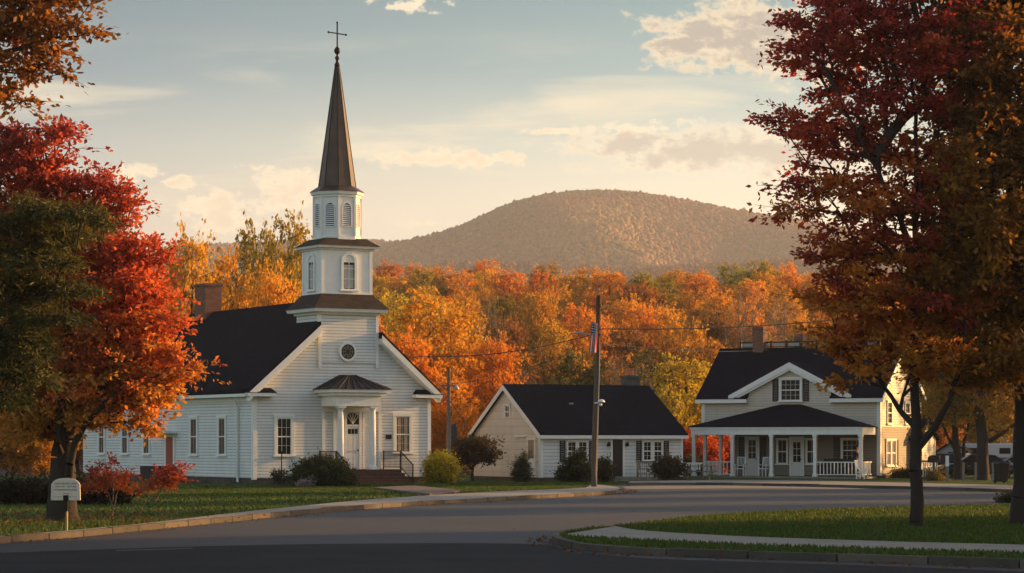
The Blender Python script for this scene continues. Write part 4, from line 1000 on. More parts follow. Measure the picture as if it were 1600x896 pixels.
make_tree(t, 22, [stem(b, D, [(-38, 840, .36), (-38, 806, .27), (-37, 740, .25), (-34, 640, .22), (-30, 520, .18), (-24, 400, .14), (-14, 300, .08), (-5, 240, .03)])],
          ellpx(D, b, [(45, 322, 36, 8), (95, 330, 45, 8, -.5), (150, 345, 34, 6, -.9), (172, 352, 16, 4, -1), (20, 350, 50, 12), (85, 365, 50, 8, .6), (20, 392, 70, 14), (80, 410, 60, 9, -.6), (125, 420, 22, 6, -.8), (10, 440, 60, 14), (70, 450, 60, 9, .4), (135, 457, 30, 5, -.9), (162, 461, 16, 4, -1), (20, 485, 60, 13), (80, 498, 45, 8, -.6), (10, 530, 60, 14), (45, 545, 45, 10, -.4), (10, 575, 60, 14), (50, 590, 36, 8, -.6), (0, 620, 50, 14)], .8),
          150, 11, 15, .19, PINE, .27, .28, .19, .30, .28, .009, .5, leafm=NEEDLE, patch=.35, upb=.1, droop=.25, seg=.4, crown='crown')
D = 58.0; b = Vector(((-190 - 800) / F * D, D, .1))
t = thing('oak_tree', 'brown leaved oak reaching over the top left corner on thin dark branches', 'tree', b)
make_tree(t, 23, [stem(b, D, [(-190, 850, .4), (-188, 700, .3), (-180, 450, .24), (-170, 250, .18), (-160, 60, .1), (-150, -150, .05)]),
                  stem(b, D, [(-172, 260, .12), (-90, 170, .09), (0, 85, .06), (60, 62, .04), (120, 58, .015)]), stem(b, D, [(-165, 140, .1), (-80, 60, .07), (10, 20, .05), (60, -30, .03)])],
          ellpx(D, b, [(30, 30, 60, 44), (80, 55, 50, 24), (120, 25, 38, 24), (140, 56, 26, 8), (100, 100, 14, 24), (70, 80, 30, 16), (20, 90, 50, 40), (10, 150, 34, 16), (60, -30, 90, 40), (-80, 60, 90, 110), (-150, 200, 90, 120), (-150, -80, 130, 110), (-230, 350, 90, 120)], .9),
          330, 8, 10, .17, OAK, .32, .5, .6, .36, .3, .011, .5, patch=.3, seg=.4)
# small red saplings on the verge
D = 72.0; b = Vector(((177 - 800) / F * D, D, .12))
t = thing('red_sapling', 'small multi-stemmed sapling with thin red leaves on the verge', 'sapling', b)
make_tree(t, 24, [stem(b, D, [(177, 813, .035), (176, 795, .028), (172, 775, .02), (165, 750, .012)]), stem(b, D, [(176, 795, .022), (182, 775, .018), (190, 752, .01)]), stem(b, D, [(176, 785, .018), (175, 765, .014), (178, 740, .008)])],
          ellpx(D, b, [(175, 745, 34, 16), (165, 722, 16, 14), (150, 757, 22, 7), (192, 760, 18, 8)], .9), 34, 6, 7, .10, [(.36, .10, .03), (.34, .05, .03)], .16, .5, .55, .12, .2, .005, .5, bark=BARKL, seg=.15, upb=.6)
D = 92.0; b = Vector(((262 - 800) / F * D, D, .12))
t = thing('red_shrub', 'low spreading red leaved shrub by the side steps of the church', 'shrub', b)
make_tree(t, 25, [stem(b, D, [(240, 785, .05), (248, 772, .035), (262, 750, .02)]), stem(b, D, [(240, 785, .04), (225, 770, .02), (215, 758, .01)])],
          ellpx(D, b, [(262, 745, 22, 10), (245, 757, 24, 7), (225, 765, 16, 6), (280, 735, 10, 6)], .9), 40, 6, 8, .12, [(.40, .12, .03), (.40, .06, .03)], .2, .4, .55, .14, .2, .006, .5, bark=BARKL, seg=.15)

# --- forest prototypes (local metres)
def stems_for(h, r, lean=0.0): return [[(0, 0, -.3, r * 1.4), (0, 0, .4, r), (lean * .4, 0, h * .45, r * .7), (lean, 0, h * .95, r * .12)]]
PROT = []
W1 = [(.92, .95, .8), (1, 1, 1), (1.05, 1.0, 1.1)]
def proto(seed, h, ell, clumps, bark=BARK, size=.31, lpt=15, R_=.85):
    t = thing('autumn_tree', 'x', 'tree', (0, 0, 0))
    make_tree(t, seed, stems_for(h, h * .022), ell, clumps, 7, lpt, size, W1, R_, .55, .7, .8, .3, .018, .5, bark=bark, leafm=LEAFO, shell=.55, hue=.25, patch=.6, seg=.8, sides=5)
    PROT.append(t); return t
broad = proto(31, 12, [(0, 0, 8, 4.4, 4.4, 3.4), (-1.8, .5, 6, 3.2, 3, 2.4), (2.0, -.4, 6.3, 3, 3, 2.5), (.4, 0, 10.4, 2.6, 2.6, 1.8), (0, -1.5, 4.5, 3, 2.6, 1.6)], 120)
round_ = proto(32, 11, [(0, 0, 7, 3.8, 3.8, 3.6), (1.6, 0, 5, 2.8, 2.6, 2.4), (-1.7, .6, 5.2, 2.6, 2.6, 2.3), (-.3, 0, 9.4, 2.2, 2.2, 1.5)], 105)
tall = proto(33, 14, [(0, 0, 9, 2.5, 2.5, 4.4), (.6, 0, 6, 2.4, 2.4, 2.6), (-.5, 0, 12, 1.6, 1.6, 2.0), (-1.0, 0, 4.5, 1.8, 1.8, 1.8)], 100)
open_ = proto(34, 15, [(-1.6, 0, 9, 2.0, 2.2, 2.2), (1.6, .6, 10.6, 2.2, 2.2, 2.0), (0, -.8, 12.8, 2.0, 2.0, 1.6), (-1.6, .5, 12, 1.5, 1.5, 1.2), (1.4, -.5, 7, 1.8, 1.8, 1.4), (-1, 0, 6, 1.6, 1.6, 1.2)], 85)
low = proto(35, 6, [(0, 0, 3.2, 2.8, 2.8, 2.4), (1.4, 0, 2.3, 2, 2, 1.6), (-1.4, 0, 2.4, 2, 2, 1.7)], 75, size=.28, lpt=13, R_=.6)
def bare(seed, h):
    t = thing('bare_tree', 'x', 'tree', (0, 0, 0)); rng = np.random.default_rng(seed)
    st = [[(0, 0, -.3, .24), (0, 0, h * .3, .17), (.2, 0, h * .6, .09), (.1, .1, h * .95, .02)], [(0, 0, h * .22, .12), (1.2, .3, h * .5, .07), (2.2, .5, h * .85, .02)], [(0, 0, h * .2, .12), (-1.2, -.3, h * .5, .07), (-2.0, -.4, h * .85, .02)], [(0, 0, h * .28, .1), (.3, -1.1, h * .55, .06), (.5, -1.6, h * .85, .02)]]
    make_tree(t, seed, st, [(0, 0, h * .75, 3.2, 3, h * .25), (1.5, 0, h * .6, 2.2, 2.2, h * .2), (-1.5, 0, h * .6, 2.2, 2.2, h * .2)], 150, 7, 0, .3, W1, .55, 1.4, .6, .45, .5, .020, .42, bark=BARKL, seg=.7, sides=4)
    PROT.append(t); return t
bare1 = bare(36, 11)
shades = {'amber': (.74, .36, .026), 'orange': (.75, .36, .027), 'rust': (.64, .25, .027), 'gold': (.76, .47, .040), 'olive': (.38, .29, .035), 'dark green': (.13, .14, .03), 'yellow green': (.52, .43, .04), 'brown': (.36, .17, .030), 'red': (.74, .13, .02)}
kinds = {'broad': (broad, 12.4, 4.8, 'broad'), 'round': (round_, 11, 4.2, 'round'), 'tall': (tall, 14, 2.8, 'tall narrow'), 'open': (open_, 14.6, 3.8, 'open crowned'), 'low': (low, 5.7, 3.3, 'low bushy'), 'bare': (bare1, 11, 4.0, 'bare grey-brown')}
rngF = random.Random(4)
seen = {}
ORD = ['first', 'second', 'third', 'fourth', 'fifth', 'sixth', 'seventh', 'eighth', 'ninth', 'tenth']
def ftree(kind, shade, px, top, D, where, width=None, label=None, sink=0.0):
    """a wood tree whose top stands at height `top` (view row) at distance D"""
    pr, hh, hw, adj = kinds[kind]; x = (px - 800) / F * D; zb = hill(x, D) - .1 - sink; zt = H + (HY - top) / F * D
    s = max(.35, (zt - zb) / hh); w = (width / F * D / 2 / hw) if width else s * rngF.uniform(.88, 1.12)
    c = shades[shade]; j = lambda: rngF.uniform(.86, 1.14); col_ = (c[0] * j(), c[1] * j(), c[2] * j(), 1)
    o = dup(pr, (x, D, zb), rngF.uniform(0, 6.28), label or f'{shade if kind != "bare" else ""} {adj} tree {where}'.replace('in shade at the foot of the wood', 'low in the shade').replace('between the cottage and the farmhouse', 'left of the farmhouse').strip(), 'trees of the autumn wood behind the houses', (w, w, s), col_)
    o.name = 'bare_tree' if kind == 'bare' else 'autumn_tree'; return o
# hand-placed trees that read singly
ftree('round', 'gold', 300, 368, 178, '', 120, 'golden yellow tree rising left of the church chimney')
ftree('broad', 'amber', 370, 385, 182, '', 150, 'amber tree rising between the church chimney and the tower')
ftree('round', 'gold', 425, 425, 176, '', 110, 'golden tree low behind the church roof ridge beside the tower')
ftree('broad', 'olive', 405, 346, 195, '', 125, 'loose olive treetop left of the church tower')
ftree('broad', 'olive', 450, 332, 190, '', 135, 'tallest olive green treetop directly left of the church belfry')
ftree('broad', 'orange', 672, 452, 168, '', 175, 'large deep orange tree close behind the right side of the church')
ftree('round', 'amber', 632, 520, 160, '', 110, 'amber tree showing just right of the church gable')
ftree('round', 'amber', 705, 590, 158, '', 90, 'amber lower tree behind the short pole beside the church')
ftree('round', 'rust', 770, 530, 164, '', 95, 'rust red tree behind the left end of the cottage roof')
ftree('round', 'yellow green', 1072, 560, 163, '', 125, 'yellow green tree between the cottage and the farmhouse')
ftree('low', 'yellow green', 1045, 610, 160, '', 90, 'low yellow green bush tree behind the cottage chimney')
ftree('low', 'red', 1085, 668, 158, '', 90, 'bright red shrub seen through the left end of the porch')
ftree('low', 'red', 1140, 676, 160, '', 80, 'orange red shrub behind the porch railing')
ftree('low', 'rust', 700, 668, 157, '', 60, 'small red bush behind the clipped yellow bush beside the church')
ftree('low', 'orange', 745, 690, 155, '', 50, 'small orange bush at the left corner of the cottage')
ftree('open', 'olive', 1190, 405, 330, '', 60, 'tall thin olive tree standing above the farmhouse chimney')
ftree('open', 'olive', 848, 412, 345, '', 60, 'slim olive treetop at the foot of the mountain above the cottage roof')
ftree('bare', 'brown', 960, 562, 166, '', 75, 'bare tan tree behind the middle of the cottage roof')
ftree('bare', 'brown', 1000, 570, 168, '', 60, 'bare tan tree just left of the cottage chimney')
ftree('bare', 'brown', 822, 575, 168, '', 50, 'bare tan tree above the left part of the cottage roof')
ftree('bare', 'brown', 1175, 455, 205, '', 120, 'wide bare tan tree rising behind the farmhouse chimney')
ftree('bare', 'brown', 1225, 470, 208, '', 80, 'bare tan tree behind the farmhouse roof railing')
ftree('bare', 'brown', 765, 480, 200, '', 70, 'bare tan tree between the orange crowns above the cottage gable')
for px, tp, kd, sh, lb in ((20, 650, 'round', 'rust', 'rust tree in shade behind the pine trunk'), (70, 660, 'round', 'orange', 'orange tree in shade behind the maple trunk'), (-40, 630, 'broad', 'brown', 'brown tree beyond the left edge behind the fence'),
                           (120, 640, 'broad', 'brown', 'brown tree behind the rear of the church')):
    ftree(kd, sh, px, tp, 112 if px < 100 else 170, '', 100 if px < 100 else 150, lb)
# rows climbing the slope
def where_of(px): 
    for lim, w in ((480, 'left of the church tower'), (640, 'just right of the church tower'), (735, 'behind the church gable'), (800, 'above the cottage gable'), (900, 'above the left half of the cottage roof'), (960, 'behind the utility pole'), (1040, 'above the cottage chimney'), (1130, 'between the cottage and the farmhouse'), (1215, 'behind the farmhouse chimney'), (1300, 'above the farmhouse roof deck')):
        if px < lim: return w
    return 'behind the dark red maple'
rows = [(360, 430, 62, 46, 'in topmost row'), (325, 437, 66, 52, 'in second highest row'), (292, 454, 72, 60, 'in upper middle row'), (262, 468, 78, 66, 'in middle row'), (235, 492, 84, 74, 'in lower middle row'), (210, 520, 92, 82, 'in second lowest row'), (186, 560, 100, 92, 'in lowest row')]
pal_top = ['orange', 'amber', 'amber', 'rust', 'amber', 'olive', 'orange', 'gold', 'brown']; pal_mid = ['amber', 'orange', 'amber', 'gold', 'amber', 'olive', 'orange', 'brown', 'amber', 'orange']; pal_low = ['brown', 'brown', 'dark green', 'dark green', 'brown', 'orange', 'olive', 'brown']  # pal_low: darker leaf colours stand in for shadow low in the wood
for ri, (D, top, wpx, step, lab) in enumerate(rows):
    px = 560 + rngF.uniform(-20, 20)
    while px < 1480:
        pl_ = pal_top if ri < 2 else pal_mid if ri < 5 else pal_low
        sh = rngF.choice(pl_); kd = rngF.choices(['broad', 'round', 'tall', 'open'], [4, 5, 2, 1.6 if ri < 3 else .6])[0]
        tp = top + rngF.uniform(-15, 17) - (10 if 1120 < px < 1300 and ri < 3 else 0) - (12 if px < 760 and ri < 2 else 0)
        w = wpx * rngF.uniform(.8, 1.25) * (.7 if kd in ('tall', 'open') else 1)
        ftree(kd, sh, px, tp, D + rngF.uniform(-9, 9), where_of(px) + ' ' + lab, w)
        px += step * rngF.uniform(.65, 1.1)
for D, top, wpx, step, lab in ((300, 470, 90, 62, 'far behind the church roof'), (240, 500, 110, 80, 'behind the church roof')):
    px = 230
    while px < 560:
        ftree(rngF.choice(['broad', 'round']), rngF.choice(['gold', 'amber', 'olive']), px, top + rngF.uniform(-18, 18), D, ('left of the church chimney ' if px < 310 else 'between chimney and tower ' if px < 450 else 'near the tower ') + lab, wpx * rngF.uniform(.8, 1.2)); px += step * rngF.uniform(.7, 1.1)
# dark evergreens and understorey just behind the cottage, in shade
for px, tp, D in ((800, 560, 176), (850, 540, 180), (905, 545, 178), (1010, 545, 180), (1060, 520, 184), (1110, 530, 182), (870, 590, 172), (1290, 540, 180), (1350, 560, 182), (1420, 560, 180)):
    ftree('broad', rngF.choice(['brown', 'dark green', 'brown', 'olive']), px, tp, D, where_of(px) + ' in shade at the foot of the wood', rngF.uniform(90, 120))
for px, tp, D in ((1500, 610, 190), (1560, 590, 195), (1620, 600, 190), (1450, 600, 195)):
    ftree('broad', rngF.choice(['gold', 'olive', 'amber']), px, tp, D, 'beyond the parked cars at the right edge', 130)
# tall trees standing out of view on the right; their long shadows cross the road and the church front
off = [(40, 75.5, 1.12), (45, 81, .95), (38, 67, .95), (38, 44, 1.3), (30, 38, 1.2), (38, 53, 1.3), (41, 60, 1.3), (48, 71, 1.2), (58, 62, 1.4), (46, 48, 1.2), (33, 46, 1.1), (56, 74, 1.2),
       (50, 105, -1.3), (50, 118, -1.25), (52, 132, -1.2), (47, 153, 1.05)]
dup(open_, (46, 165, 0), 1.0, 'loose amber tree standing right of the farmhouse beyond the parked cars', 'trees beyond the right edge', (1.2, 1.2, 1.15), shades['amber'] + (1,))
for i, (x, y, s) in enumerate(off):
    dup([broad, round_, broad][i % 3] if s > 0 else tall, (x, y, 0), rngF.uniform(0, 6.28), 'tall amber tree standing right of the picture beyond the grass island', 'trees beyond the right edge', (abs(s), abs(s), abs(s) * rngF.uniform(1.0, 1.15)), shades['amber'] + (1,))
for p in PROT:
    for c in list(p.children): bpy.data.objects.remove(c)
    bpy.data.objects.remove(p)

# ------------------------------------------------------------------ shrubs
def shrub(name, label, base, D, lobes, n, size, pal, aspect=.5, R_=.2, cat='shrub', stems=None, leafm=LEAF, twigs=6, lpt=9, seed=1, group=None, gap=.15, flat=.8):
    t = thing(name, label, cat, base, 0, group); b = Vector(base)
    c = at(lobes[0][0], lobes[0][1], D) - b
    make_tree(t, seed, stems or [[(0, 0, -.05, .05), (c.x * .5, 0, max(.12, c.z * .5), .035), (c.x, c.y, c.z, .012)]], ellpx(D, b, lobes, .9), n, twigs, lpt, size, pal, R_, flat, aspect, gap, .2, .006, .5, leafm=leafm, shell=.6, crown='foliage', trunk='stem', seg=.2, upb=.3, patch=.35)
    return t
DG = [(.018, .028, .008), (.030, .042, .012), (.055, .060, .014)]
D = 122.5; shrub('round_shrub', 'rounded dark green shrub left of the church steps', ((503 - 800) / F * D, D, .1), D, [(503, 744, 43, 25), (482, 751, 26, 17), (530, 749, 24, 19), (505, 735, 28, 18)], 380, .12, [(.022, .034, .010), (.040, .054, .015), (.075, .080, .02)], seed=41)
D = 131; shrub('round_shrub', 'clipped golden green bush at the right corner of the church', ((689 - 800) / F * D, D, .1), D, [(690, 733, 23, 22), (682, 743, 15, 13), (699, 743, 13, 12)], 210, .12, [(.30, .26, .018), (.45, .38, .026), (.58, .48, .035)], seed=42)
D = 126; shrub('small_shrub', 'small sparse dark plant by the thin post at the church front', ((437 - 800) / F * D, D, .1), D, [(437, 747, 10, 7)], 14, .12, DG, seed=43, R_=.16)
D = 121.5; shrub('flowering_plant', 'pale pink flowers at the foot of the rounded shrub', ((477 - 800) / F * D, D, .1), D, [(478, 756, 11, 4), (484, 751, 5, 3)], 20, .09, [(.40, .28, .32), (.55, .48, .50)], .8, seed=44, R_=.12, cat='plant')
D = 134.0; shrub('conifer_shrub', 'narrow cone shaped evergreen at the cottage gable', ((815 - 800) / F * D, D, .1), D, [(815, 742, 11, 12), (816, 730, 9, 12), (818, 719, 5, 8)], 80, .12, DG, .3, seed=45, leafm=NEEDLE)
D = 134.5; shrub('broad_shrub', 'tall dark shrub with a peaked top under the cottage windows', ((900 - 800) / F * D, D, .1), D, [(900, 738, 24, 14), (903, 722, 13, 14), (886, 745, 14, 8)], 140, .13, DG, seed=46)
D = 136.5; shrub('square_shrub', 'boxy dark shrub directly right of the utility pole', ((942 - 800) / F * D, D, .1), D, [(941, 738, 13, 14), (945, 728, 9, 8)], 70, .13, DG, seed=47)
D = 138.5; shrub('round_shrub', 'dark rounded shrub at the right end of the cottage front', ((1045 - 800) / F * D, D, .1), D, [(1044, 732, 20, 13), (1030, 736, 10, 8), (1058, 735, 8, 9)], 90, .14, [(.030, .030, .012), (.05, .045, .02)], seed=48)
D = 136; b = Vector(((745 - 800) / F * D, D, .1))
t = thing('spreading_tree', 'small dark flat-topped tree in front of the cottage gable', 'tree', b)
make_tree(t, 49, [stem(b, D, [(738, 752, .12), (738, 738, .08), (742, 722, .06), (748, 708, .04)]), stem(b, D, [(738, 735, .06), (728, 720, .04), (722, 705, .02)])], ellpx(D, b, [(745, 695, 28, 8), (728, 705, 24, 9), (755, 708, 20, 9), (738, 718, 26, 8), (765, 715, 10, 6)], .9), 90, 7, 8, .16, [(.030, .022, .014), (.055, .038, .022), (.05, .045, .02)], .28, .35, .5, .25, .25, .010, .5, seg=.25)
D = 146; shrub('clipped_hedge', 'long dark clipped hedge along the sunlit farmhouse wall', ((1430 - 800) / F * D, D, .1), D, [(1405, 745, 11, 8), (1420, 745, 12, 8), (1436, 745, 12, 8), (1452, 746, 12, 9)], 130, .13, DG, seed=50, cat='hedge')
D = 92; shrub('round_shrub', 'low dark shrub at the back of the grass island beside the right trunk', ((1582 - 800) / F * D, D, .12), D, [(1585, 786, 16, 9)], 60, .12, DG, seed=51)
D = 156; shrub('clipped_hedge', 'dark bush between the cottage and the porch', ((1078 - 800) / F * D, D, .1), D, [(1076, 734, 14, 16), (1092, 738, 10, 12)], 80, .15, DG, seed=52, cat='hedge')
D = 136; shrub('round_shrub', 'small tan green bush at the foot of the black mailbox', ((1460 - 800) / F * D, D, .1), D, [(1461, 748, 11, 9)], 30, .12, [(.12, .11, .03), (.16, .14, .04)], seed=53)

# ------------------------------------------------------------------ mountain and far ridges
def profile(pts):
    xs = np.array([p[0] for p in pts], float); ys = np.array([p[1] for p in pts], float)
    def f(px):
        g = np.linspace(xs[0], xs[-1], 900); v = np.interp(g, xs, ys); k = np.hanning(41); k /= k.sum(); v = np.convolve(np.pad(v, 20, 'edge'), k, 'valid'); return np.interp(px, g, v)
    return f
def farfn(t, tc, c, b):
    n1 = t.noise(tc, .07, 4, .65); n2 = t.noise(t.vmath('MULTIPLY', tc, (1, .5, 2.2)), .009, 5, .62); n3 = t.noise(tc, .13, 3, .6)
    bp = t.n('ShaderNodeBump'); bp.inputs['Strength'].default_value = 1.0; bp.inputs['Distance'].default_value = 16.0
    t.put(bp.inputs['Height'], t.math('ADD', t.math('MULTIPLY', n3, .5), n1)); t.L.new(bp.outputs[0], b.inputs['Normal'])
    wood = t.mix(t.sstep(n1, .40, .60), (.060, .042, .032), (.19, .100, .052))
    wood = t.mix(t.math('MULTIPLY', t.sstep(n2, .46, .60), .8), wood, (.31, .175, .090))  # paler patches paint sunlit woods into the hillside colour
    return t.mix(t.math('MULTIPLY', t.sstep(n3, .55, .68), .7), wood, (.030, .030, .022))
FARLEAF = mat('far_woods', (.10, .07, .035), .95, spec=.05, fn=farfn)
def fartree_fn(t, tc, c, b): return t.n('ShaderNodeAttribute', attribute_name='tint').outputs['Color']
FARTREE = mat('far_tree_crowns', (.2, .1, .05), .95, spec=.05, fn=fartree_fn)
def ridge(name, label, prof, Dc, depth, x0, x1, nx, ny, rough, canopy, seed, woods=20000):
    canopy *= .6
    """a real hill: crest height from its outline, gullied flanks, wooded surface"""
    px = np.linspace(x0, x1, nx); v = np.linspace(-1, 1.0, ny); co = []
    zc = H + (HY - prof(px)) / F * Dc
    for j, w in enumerate(v):
        y = Dc + w * depth; base = (math.cos(math.pi * w) * .5 + .5) ** .8
        for i in range(nx):
            x = (px[i] - 800) / F * Dc; q = Vector((x * .004 + seed, y * .0028, 0))
            n1 = mnoise.fractal(q, 1.0, 2.0, 5); rdg = 1 - abs(mnoise.noise(Vector((x * .0042 + seed * 3 + y * .0012, y * .0022 + n1 * .35, 3)))) * 2.2
            z = zc[i] * base + (n1 * .4 + rdg * .9 - .45) * rough * base * (1 - base) ** 1.25 * 2.0
            z += -3.0 + canopy * (mnoise.noise(Vector((x * .09, y * .09, seed))) + mnoise.noise(Vector((x * .2, y * .2, seed)))) * .6
            co.append((x, y, z - 3))
    G_ = np.array(co).reshape(ny, nx, 3); rg = np.random.default_rng(int(seed * 10)); jm = int(ny * .56); nb = woods
    jj = rg.uniform(1, jm, nb); ii = rg.uniform(1, nx - 2, nb); a = jj.astype(int); b_ = ii.astype(int); fa = (jj - a)[:, None]; fb = (ii - b_)[:, None]
    C = (G_[a, b_] * (1 - fb) + G_[a, b_ + 1] * fb) * (1 - fa) + (G_[a + 1, b_] * (1 - fb) + G_[a + 1, b_ + 1] * fb) * fa
    C = C[C[:, 2] > 8]; nb = len(C); rr = rg.uniform(1.4, 2.9, nb); hh = rr * rg.uniform(1.0, 1.7, nb) + (rg.random(nb) < .06) * 2.0; an = np.arange(6) * np.pi / 3
    def ring(sc_, zf): 
        q = rg.uniform(.75, 1.2, (nb, 6)) * rr[:, None] * sc_; return np.stack([C[:, 0:1] + np.cos(an) * q, C[:, 1:2] + np.sin(an) * q, C[:, 2:3] + (hh * zf)[:, None] + rg.normal(0, .25, (nb, 6))], 2)
    V = np.concatenate([ring(.8, -.1), ring(1.0, .5), (C + np.stack([0 * hh, 0 * hh, hh], 1))[:, None]], 1)
    T = []
    for lo in (0,):
        for k_ in range(6): k2 = (k_ + 1) % 6; T += [(lo + k_, lo + k2, lo + 6 + k2), (lo + k_, lo + 6 + k2, lo + 6 + k_)]
    T += [(6 + k_, 6 + (k_ + 1) % 6, 12) for k_ in range(6)]
    idx = (np.array(T)[None] + (np.arange(nb) * 13)[:, None, None]).reshape(-1, 3)
    pal = np.array([(.21, .105, .050), (.18, .082, .042), (.24, .145, .058), (.11, .080, .042), (.070, .062, .036), (.14, .080, .045)])
    big = np.array([mnoise.noise(Vector((c[0] * .006, c[1] * .003, c[2] * .012 + seed))) for c in C]); pk = np.clip((big * 2.2 + rg.normal(0, .3, nb) + 1) * 2.4, 0, 5).astype(int); pk = 5 - pk
    col = pal[np.array([4, 3, 5, 1, 0, 2])[np.clip(pk, 0, 5)]] * rg.uniform(.88, 1.12, (nb, 1))
    struct(np_mesh('far_woods', V.reshape(-1, 3), 3, FARTREE, idx=idx, col=np.repeat(col, 13, 0), smooth=True), 'stuff', 'autumn woodland covering the ' + label, 'woods')
    i = np.arange((ny - 1) * nx).reshape(-1, nx)[:, :-1].ravel()
    return struct(np_mesh(name, np.array(co), 4, FARLEAF, idx=np.stack([i, i + 1, i + nx + 1, i + nx], 1), smooth=True))
ridge('mountain', 'broad mountain', profile([(-200, 470), (300, 440), (480, 410), (600, 386), (660, 374), (700, 366), (745, 345), (790, 322), (840, 307), (890, 300), (930, 298), (975, 300), (1020, 306), (1070, 315), (1130, 328), (1190, 340), (1250, 349), (1330, 362), (1450, 380), (1700, 410), (2100, 470)]), 2600, 950, -100, 2000, 460, 170, 95, 2.4, 2.0, 105000)
ridge('far_hill', 'low ridge left of the mountain', profile([(-600, 430), (0, 404), (300, 380), (400, 374), (480, 372), (560, 370), (610, 373), (660, 376), (720, 392), (800, 420), (900, 470)]), 3050, 500, -500, 900, 200, 50, 20, 3.0, 7.0, 16000)
ridge('foothill', 'foothills below the mountain', profile([(300, 470), (560, 424), (640, 412), (720, 404), (800, 403), (880, 408), (980, 413), (1080, 408), (1180, 401), (1300, 396), (1500, 410), (1900, 470)]), 1750, 330, 200, 2000, 330, 60, 26, 2.2, 11.0, 26000)

t = thing('radio_tower', 'thin lattice radio tower far off below the mountain', 'tower', at(920, 436, 1650)); b = MB()
zt = (436 - 392) / F * 1650
for sx in (-1, 1):
    for sy in (-1, 1): b.bar((sx * 1.6, sy * 1.6, -3), (sx * .2, sy * .2, zt), .16)
for k in range(7):
    z = zt * k / 7; w = 1.6 + (.2 - 1.6) * (k / 7); z2 = zt * (k + 1) / 7; w2 = 1.6 + (.2 - 1.6) * ((k + 1) / 7)
    b.bar((-w, -w, z), (w2, -w2, z2), .1); b.bar((w, -w, z), (-w2, -w2, z2), .1)
b.build('lattice', POLE, t)

hz = bpy.data.materials.new('haze'); hz.use_nodes = True; tt = NT(hz.node_tree); tt.N.clear()
pv = tt.n('ShaderNodeVolumePrincipled'); pv.inputs['Color'].default_value = (.86, .90, 1.0, 1); pv.inputs['Density'].default_value = .00014; pv.inputs['Anisotropy'].default_value = .25
oo = tt.n('ShaderNodeOutputMaterial'); tt.L.new(pv.outputs[0], oo.inputs['Volume'])
struct(MB().box(-1500, 1900, -40, 3620, -8, 300).build('haze', hz), 'stuff', 'thin warm haze between the wood and the mountain', 'haze')

# ------------------------------------------------------------------ poles, wires, flag, sign
def curve_wire(name, label, p, q, sag, r=.022, group='overhead wires'):
    p, q = Vector(p), Vector(q); pts = [p.lerp(q, k / 14) - Vector((0, 0, sag * 4 * (k / 14) * (1 - k / 14))) for k in range(15)]
    tag(MB().tube(pts, r, 5).build(name, BLACKP), label, 'wire', group)
D = 117.0; pb = Vector(((928 - 800) / F * D, D, .12))
t = thing('utility_pole', 'tall weathered wooden utility pole with a street lamp arm on the grass tip', 'pole', pb)
sp = F / D
MB().tube([(0, 0, -.2), (0, 0, 1), (.13, 0, 5), (.22, 0, 8.75)], [.145, .14, .12, .095], 12).build('shaft', POLE, t, True)
hP = lambda y: H + (HY - y) / sp - .12
b = MB(); b.tube([(.15, -.1, hP(527)), (-.2, -.15, hP(524)), (-.55, -.2, hP(521)), (-.75, -.2, hP(521))], .03, 8); b.build('lamp_arm', STEEL, t, True)
b = MB(); b.hull([(-.60, -.30, hP(522)), (-.60, -.10, hP(522)), (-.60, -.10, hP(519)), (-.60, -.30, hP(519))], [(-1.02, -.33, hP(523)), (-1.02, -.07, hP(523)), (-1.02, -.07, hP(521)), (-1.02, -.33, hP(521))]); b.build('lamp_head', STEEL, t, bevel=.02)
b = MB(); b.bar((.02, -.1, hP(630)), (.25, -.14, hP(630)), .06); b.lathe((.30, -.14, hP(632)), [(.03, -.08), (.07, -.06), (.07, .03)], 10); b.lathe((.33, -.14, hP(629)), [(.17, 0), (.165, .05), (.12, .11), (.04, .14)], 14); b.build('flood_lamp', mat('white_enamel', (.75, .76, .76), .3), t, True)
for y in (478, 514, 523):
    b = MB(); b.lathe((.30, -.02, hP(y)), [(.03, -.06), (.06, -.03), (.03, 0), (.055, .03), (.02, .07)], 8); b.bar((.12, 0, hP(y)), (.30, -.02, hP(y)), .035); b.build('insulator', mat('porcelain', (.14, .10, .08), .3), t, True)
b = MB(); b.bar((.21, 0, 8.7), (.23, 0, 9.0), .03); b.lathe((.22, 0, 8.98), [(.02, 0), (.06, .03), (.02, .09)], 8); b.build('finial', STEEL, t)
b = MB(); b.tube([(.115, -.105, .1), (.195, -.10, 3.5), (.265, -.09, 6.4)], .022, 6); b.build('conduit', STEEL, t)
# flag
pt = lambda x, y, dy=-.2: at(x, y, D) + Vector((0, dy, 0))
def flagfn(t_, tc, c, b_):
    u, v, w = t_.sep(t_.n('ShaderNodeUVMap', uv_map='UVMap').outputs[0])
    st = t_.math('GREATER_THAN', t_.math('FRACT', t_.math('MULTIPLY', u, 3.5)), .5)
    colr = t_.mix(st, (.46, .03, .035), (.72, .68, .62)); can = t_.math('MULTIPLY', t_.math('LESS_THAN', v, .42), t_.math('LESS_THAN', u, .54))
    su = t_.math('SUBTRACT', t_.math('FRACT', t_.math('MULTIPLY', u, 9.0)), .5); sv = t_.math('SUBTRACT', t_.math('FRACT', t_.math('MULTIPLY', v, 12.0)), .5)
    star = t_.math('LESS_THAN', t_.math('ADD', t_.math('MULTIPLY', su, su), t_.math('MULTIPLY', sv, sv)), .07)
    return t_.mix(can, colr, t_.mix(star, (.02, .03, .10), (.7, .68, .64)))
FLAG = mat('flag_cloth', (.5, .1, .1), .85, fn=flagfn)
nu, nv = 14, 22; me = bpy.data.meshes.new('flag'); vs_ = []; fs = []; uv = []
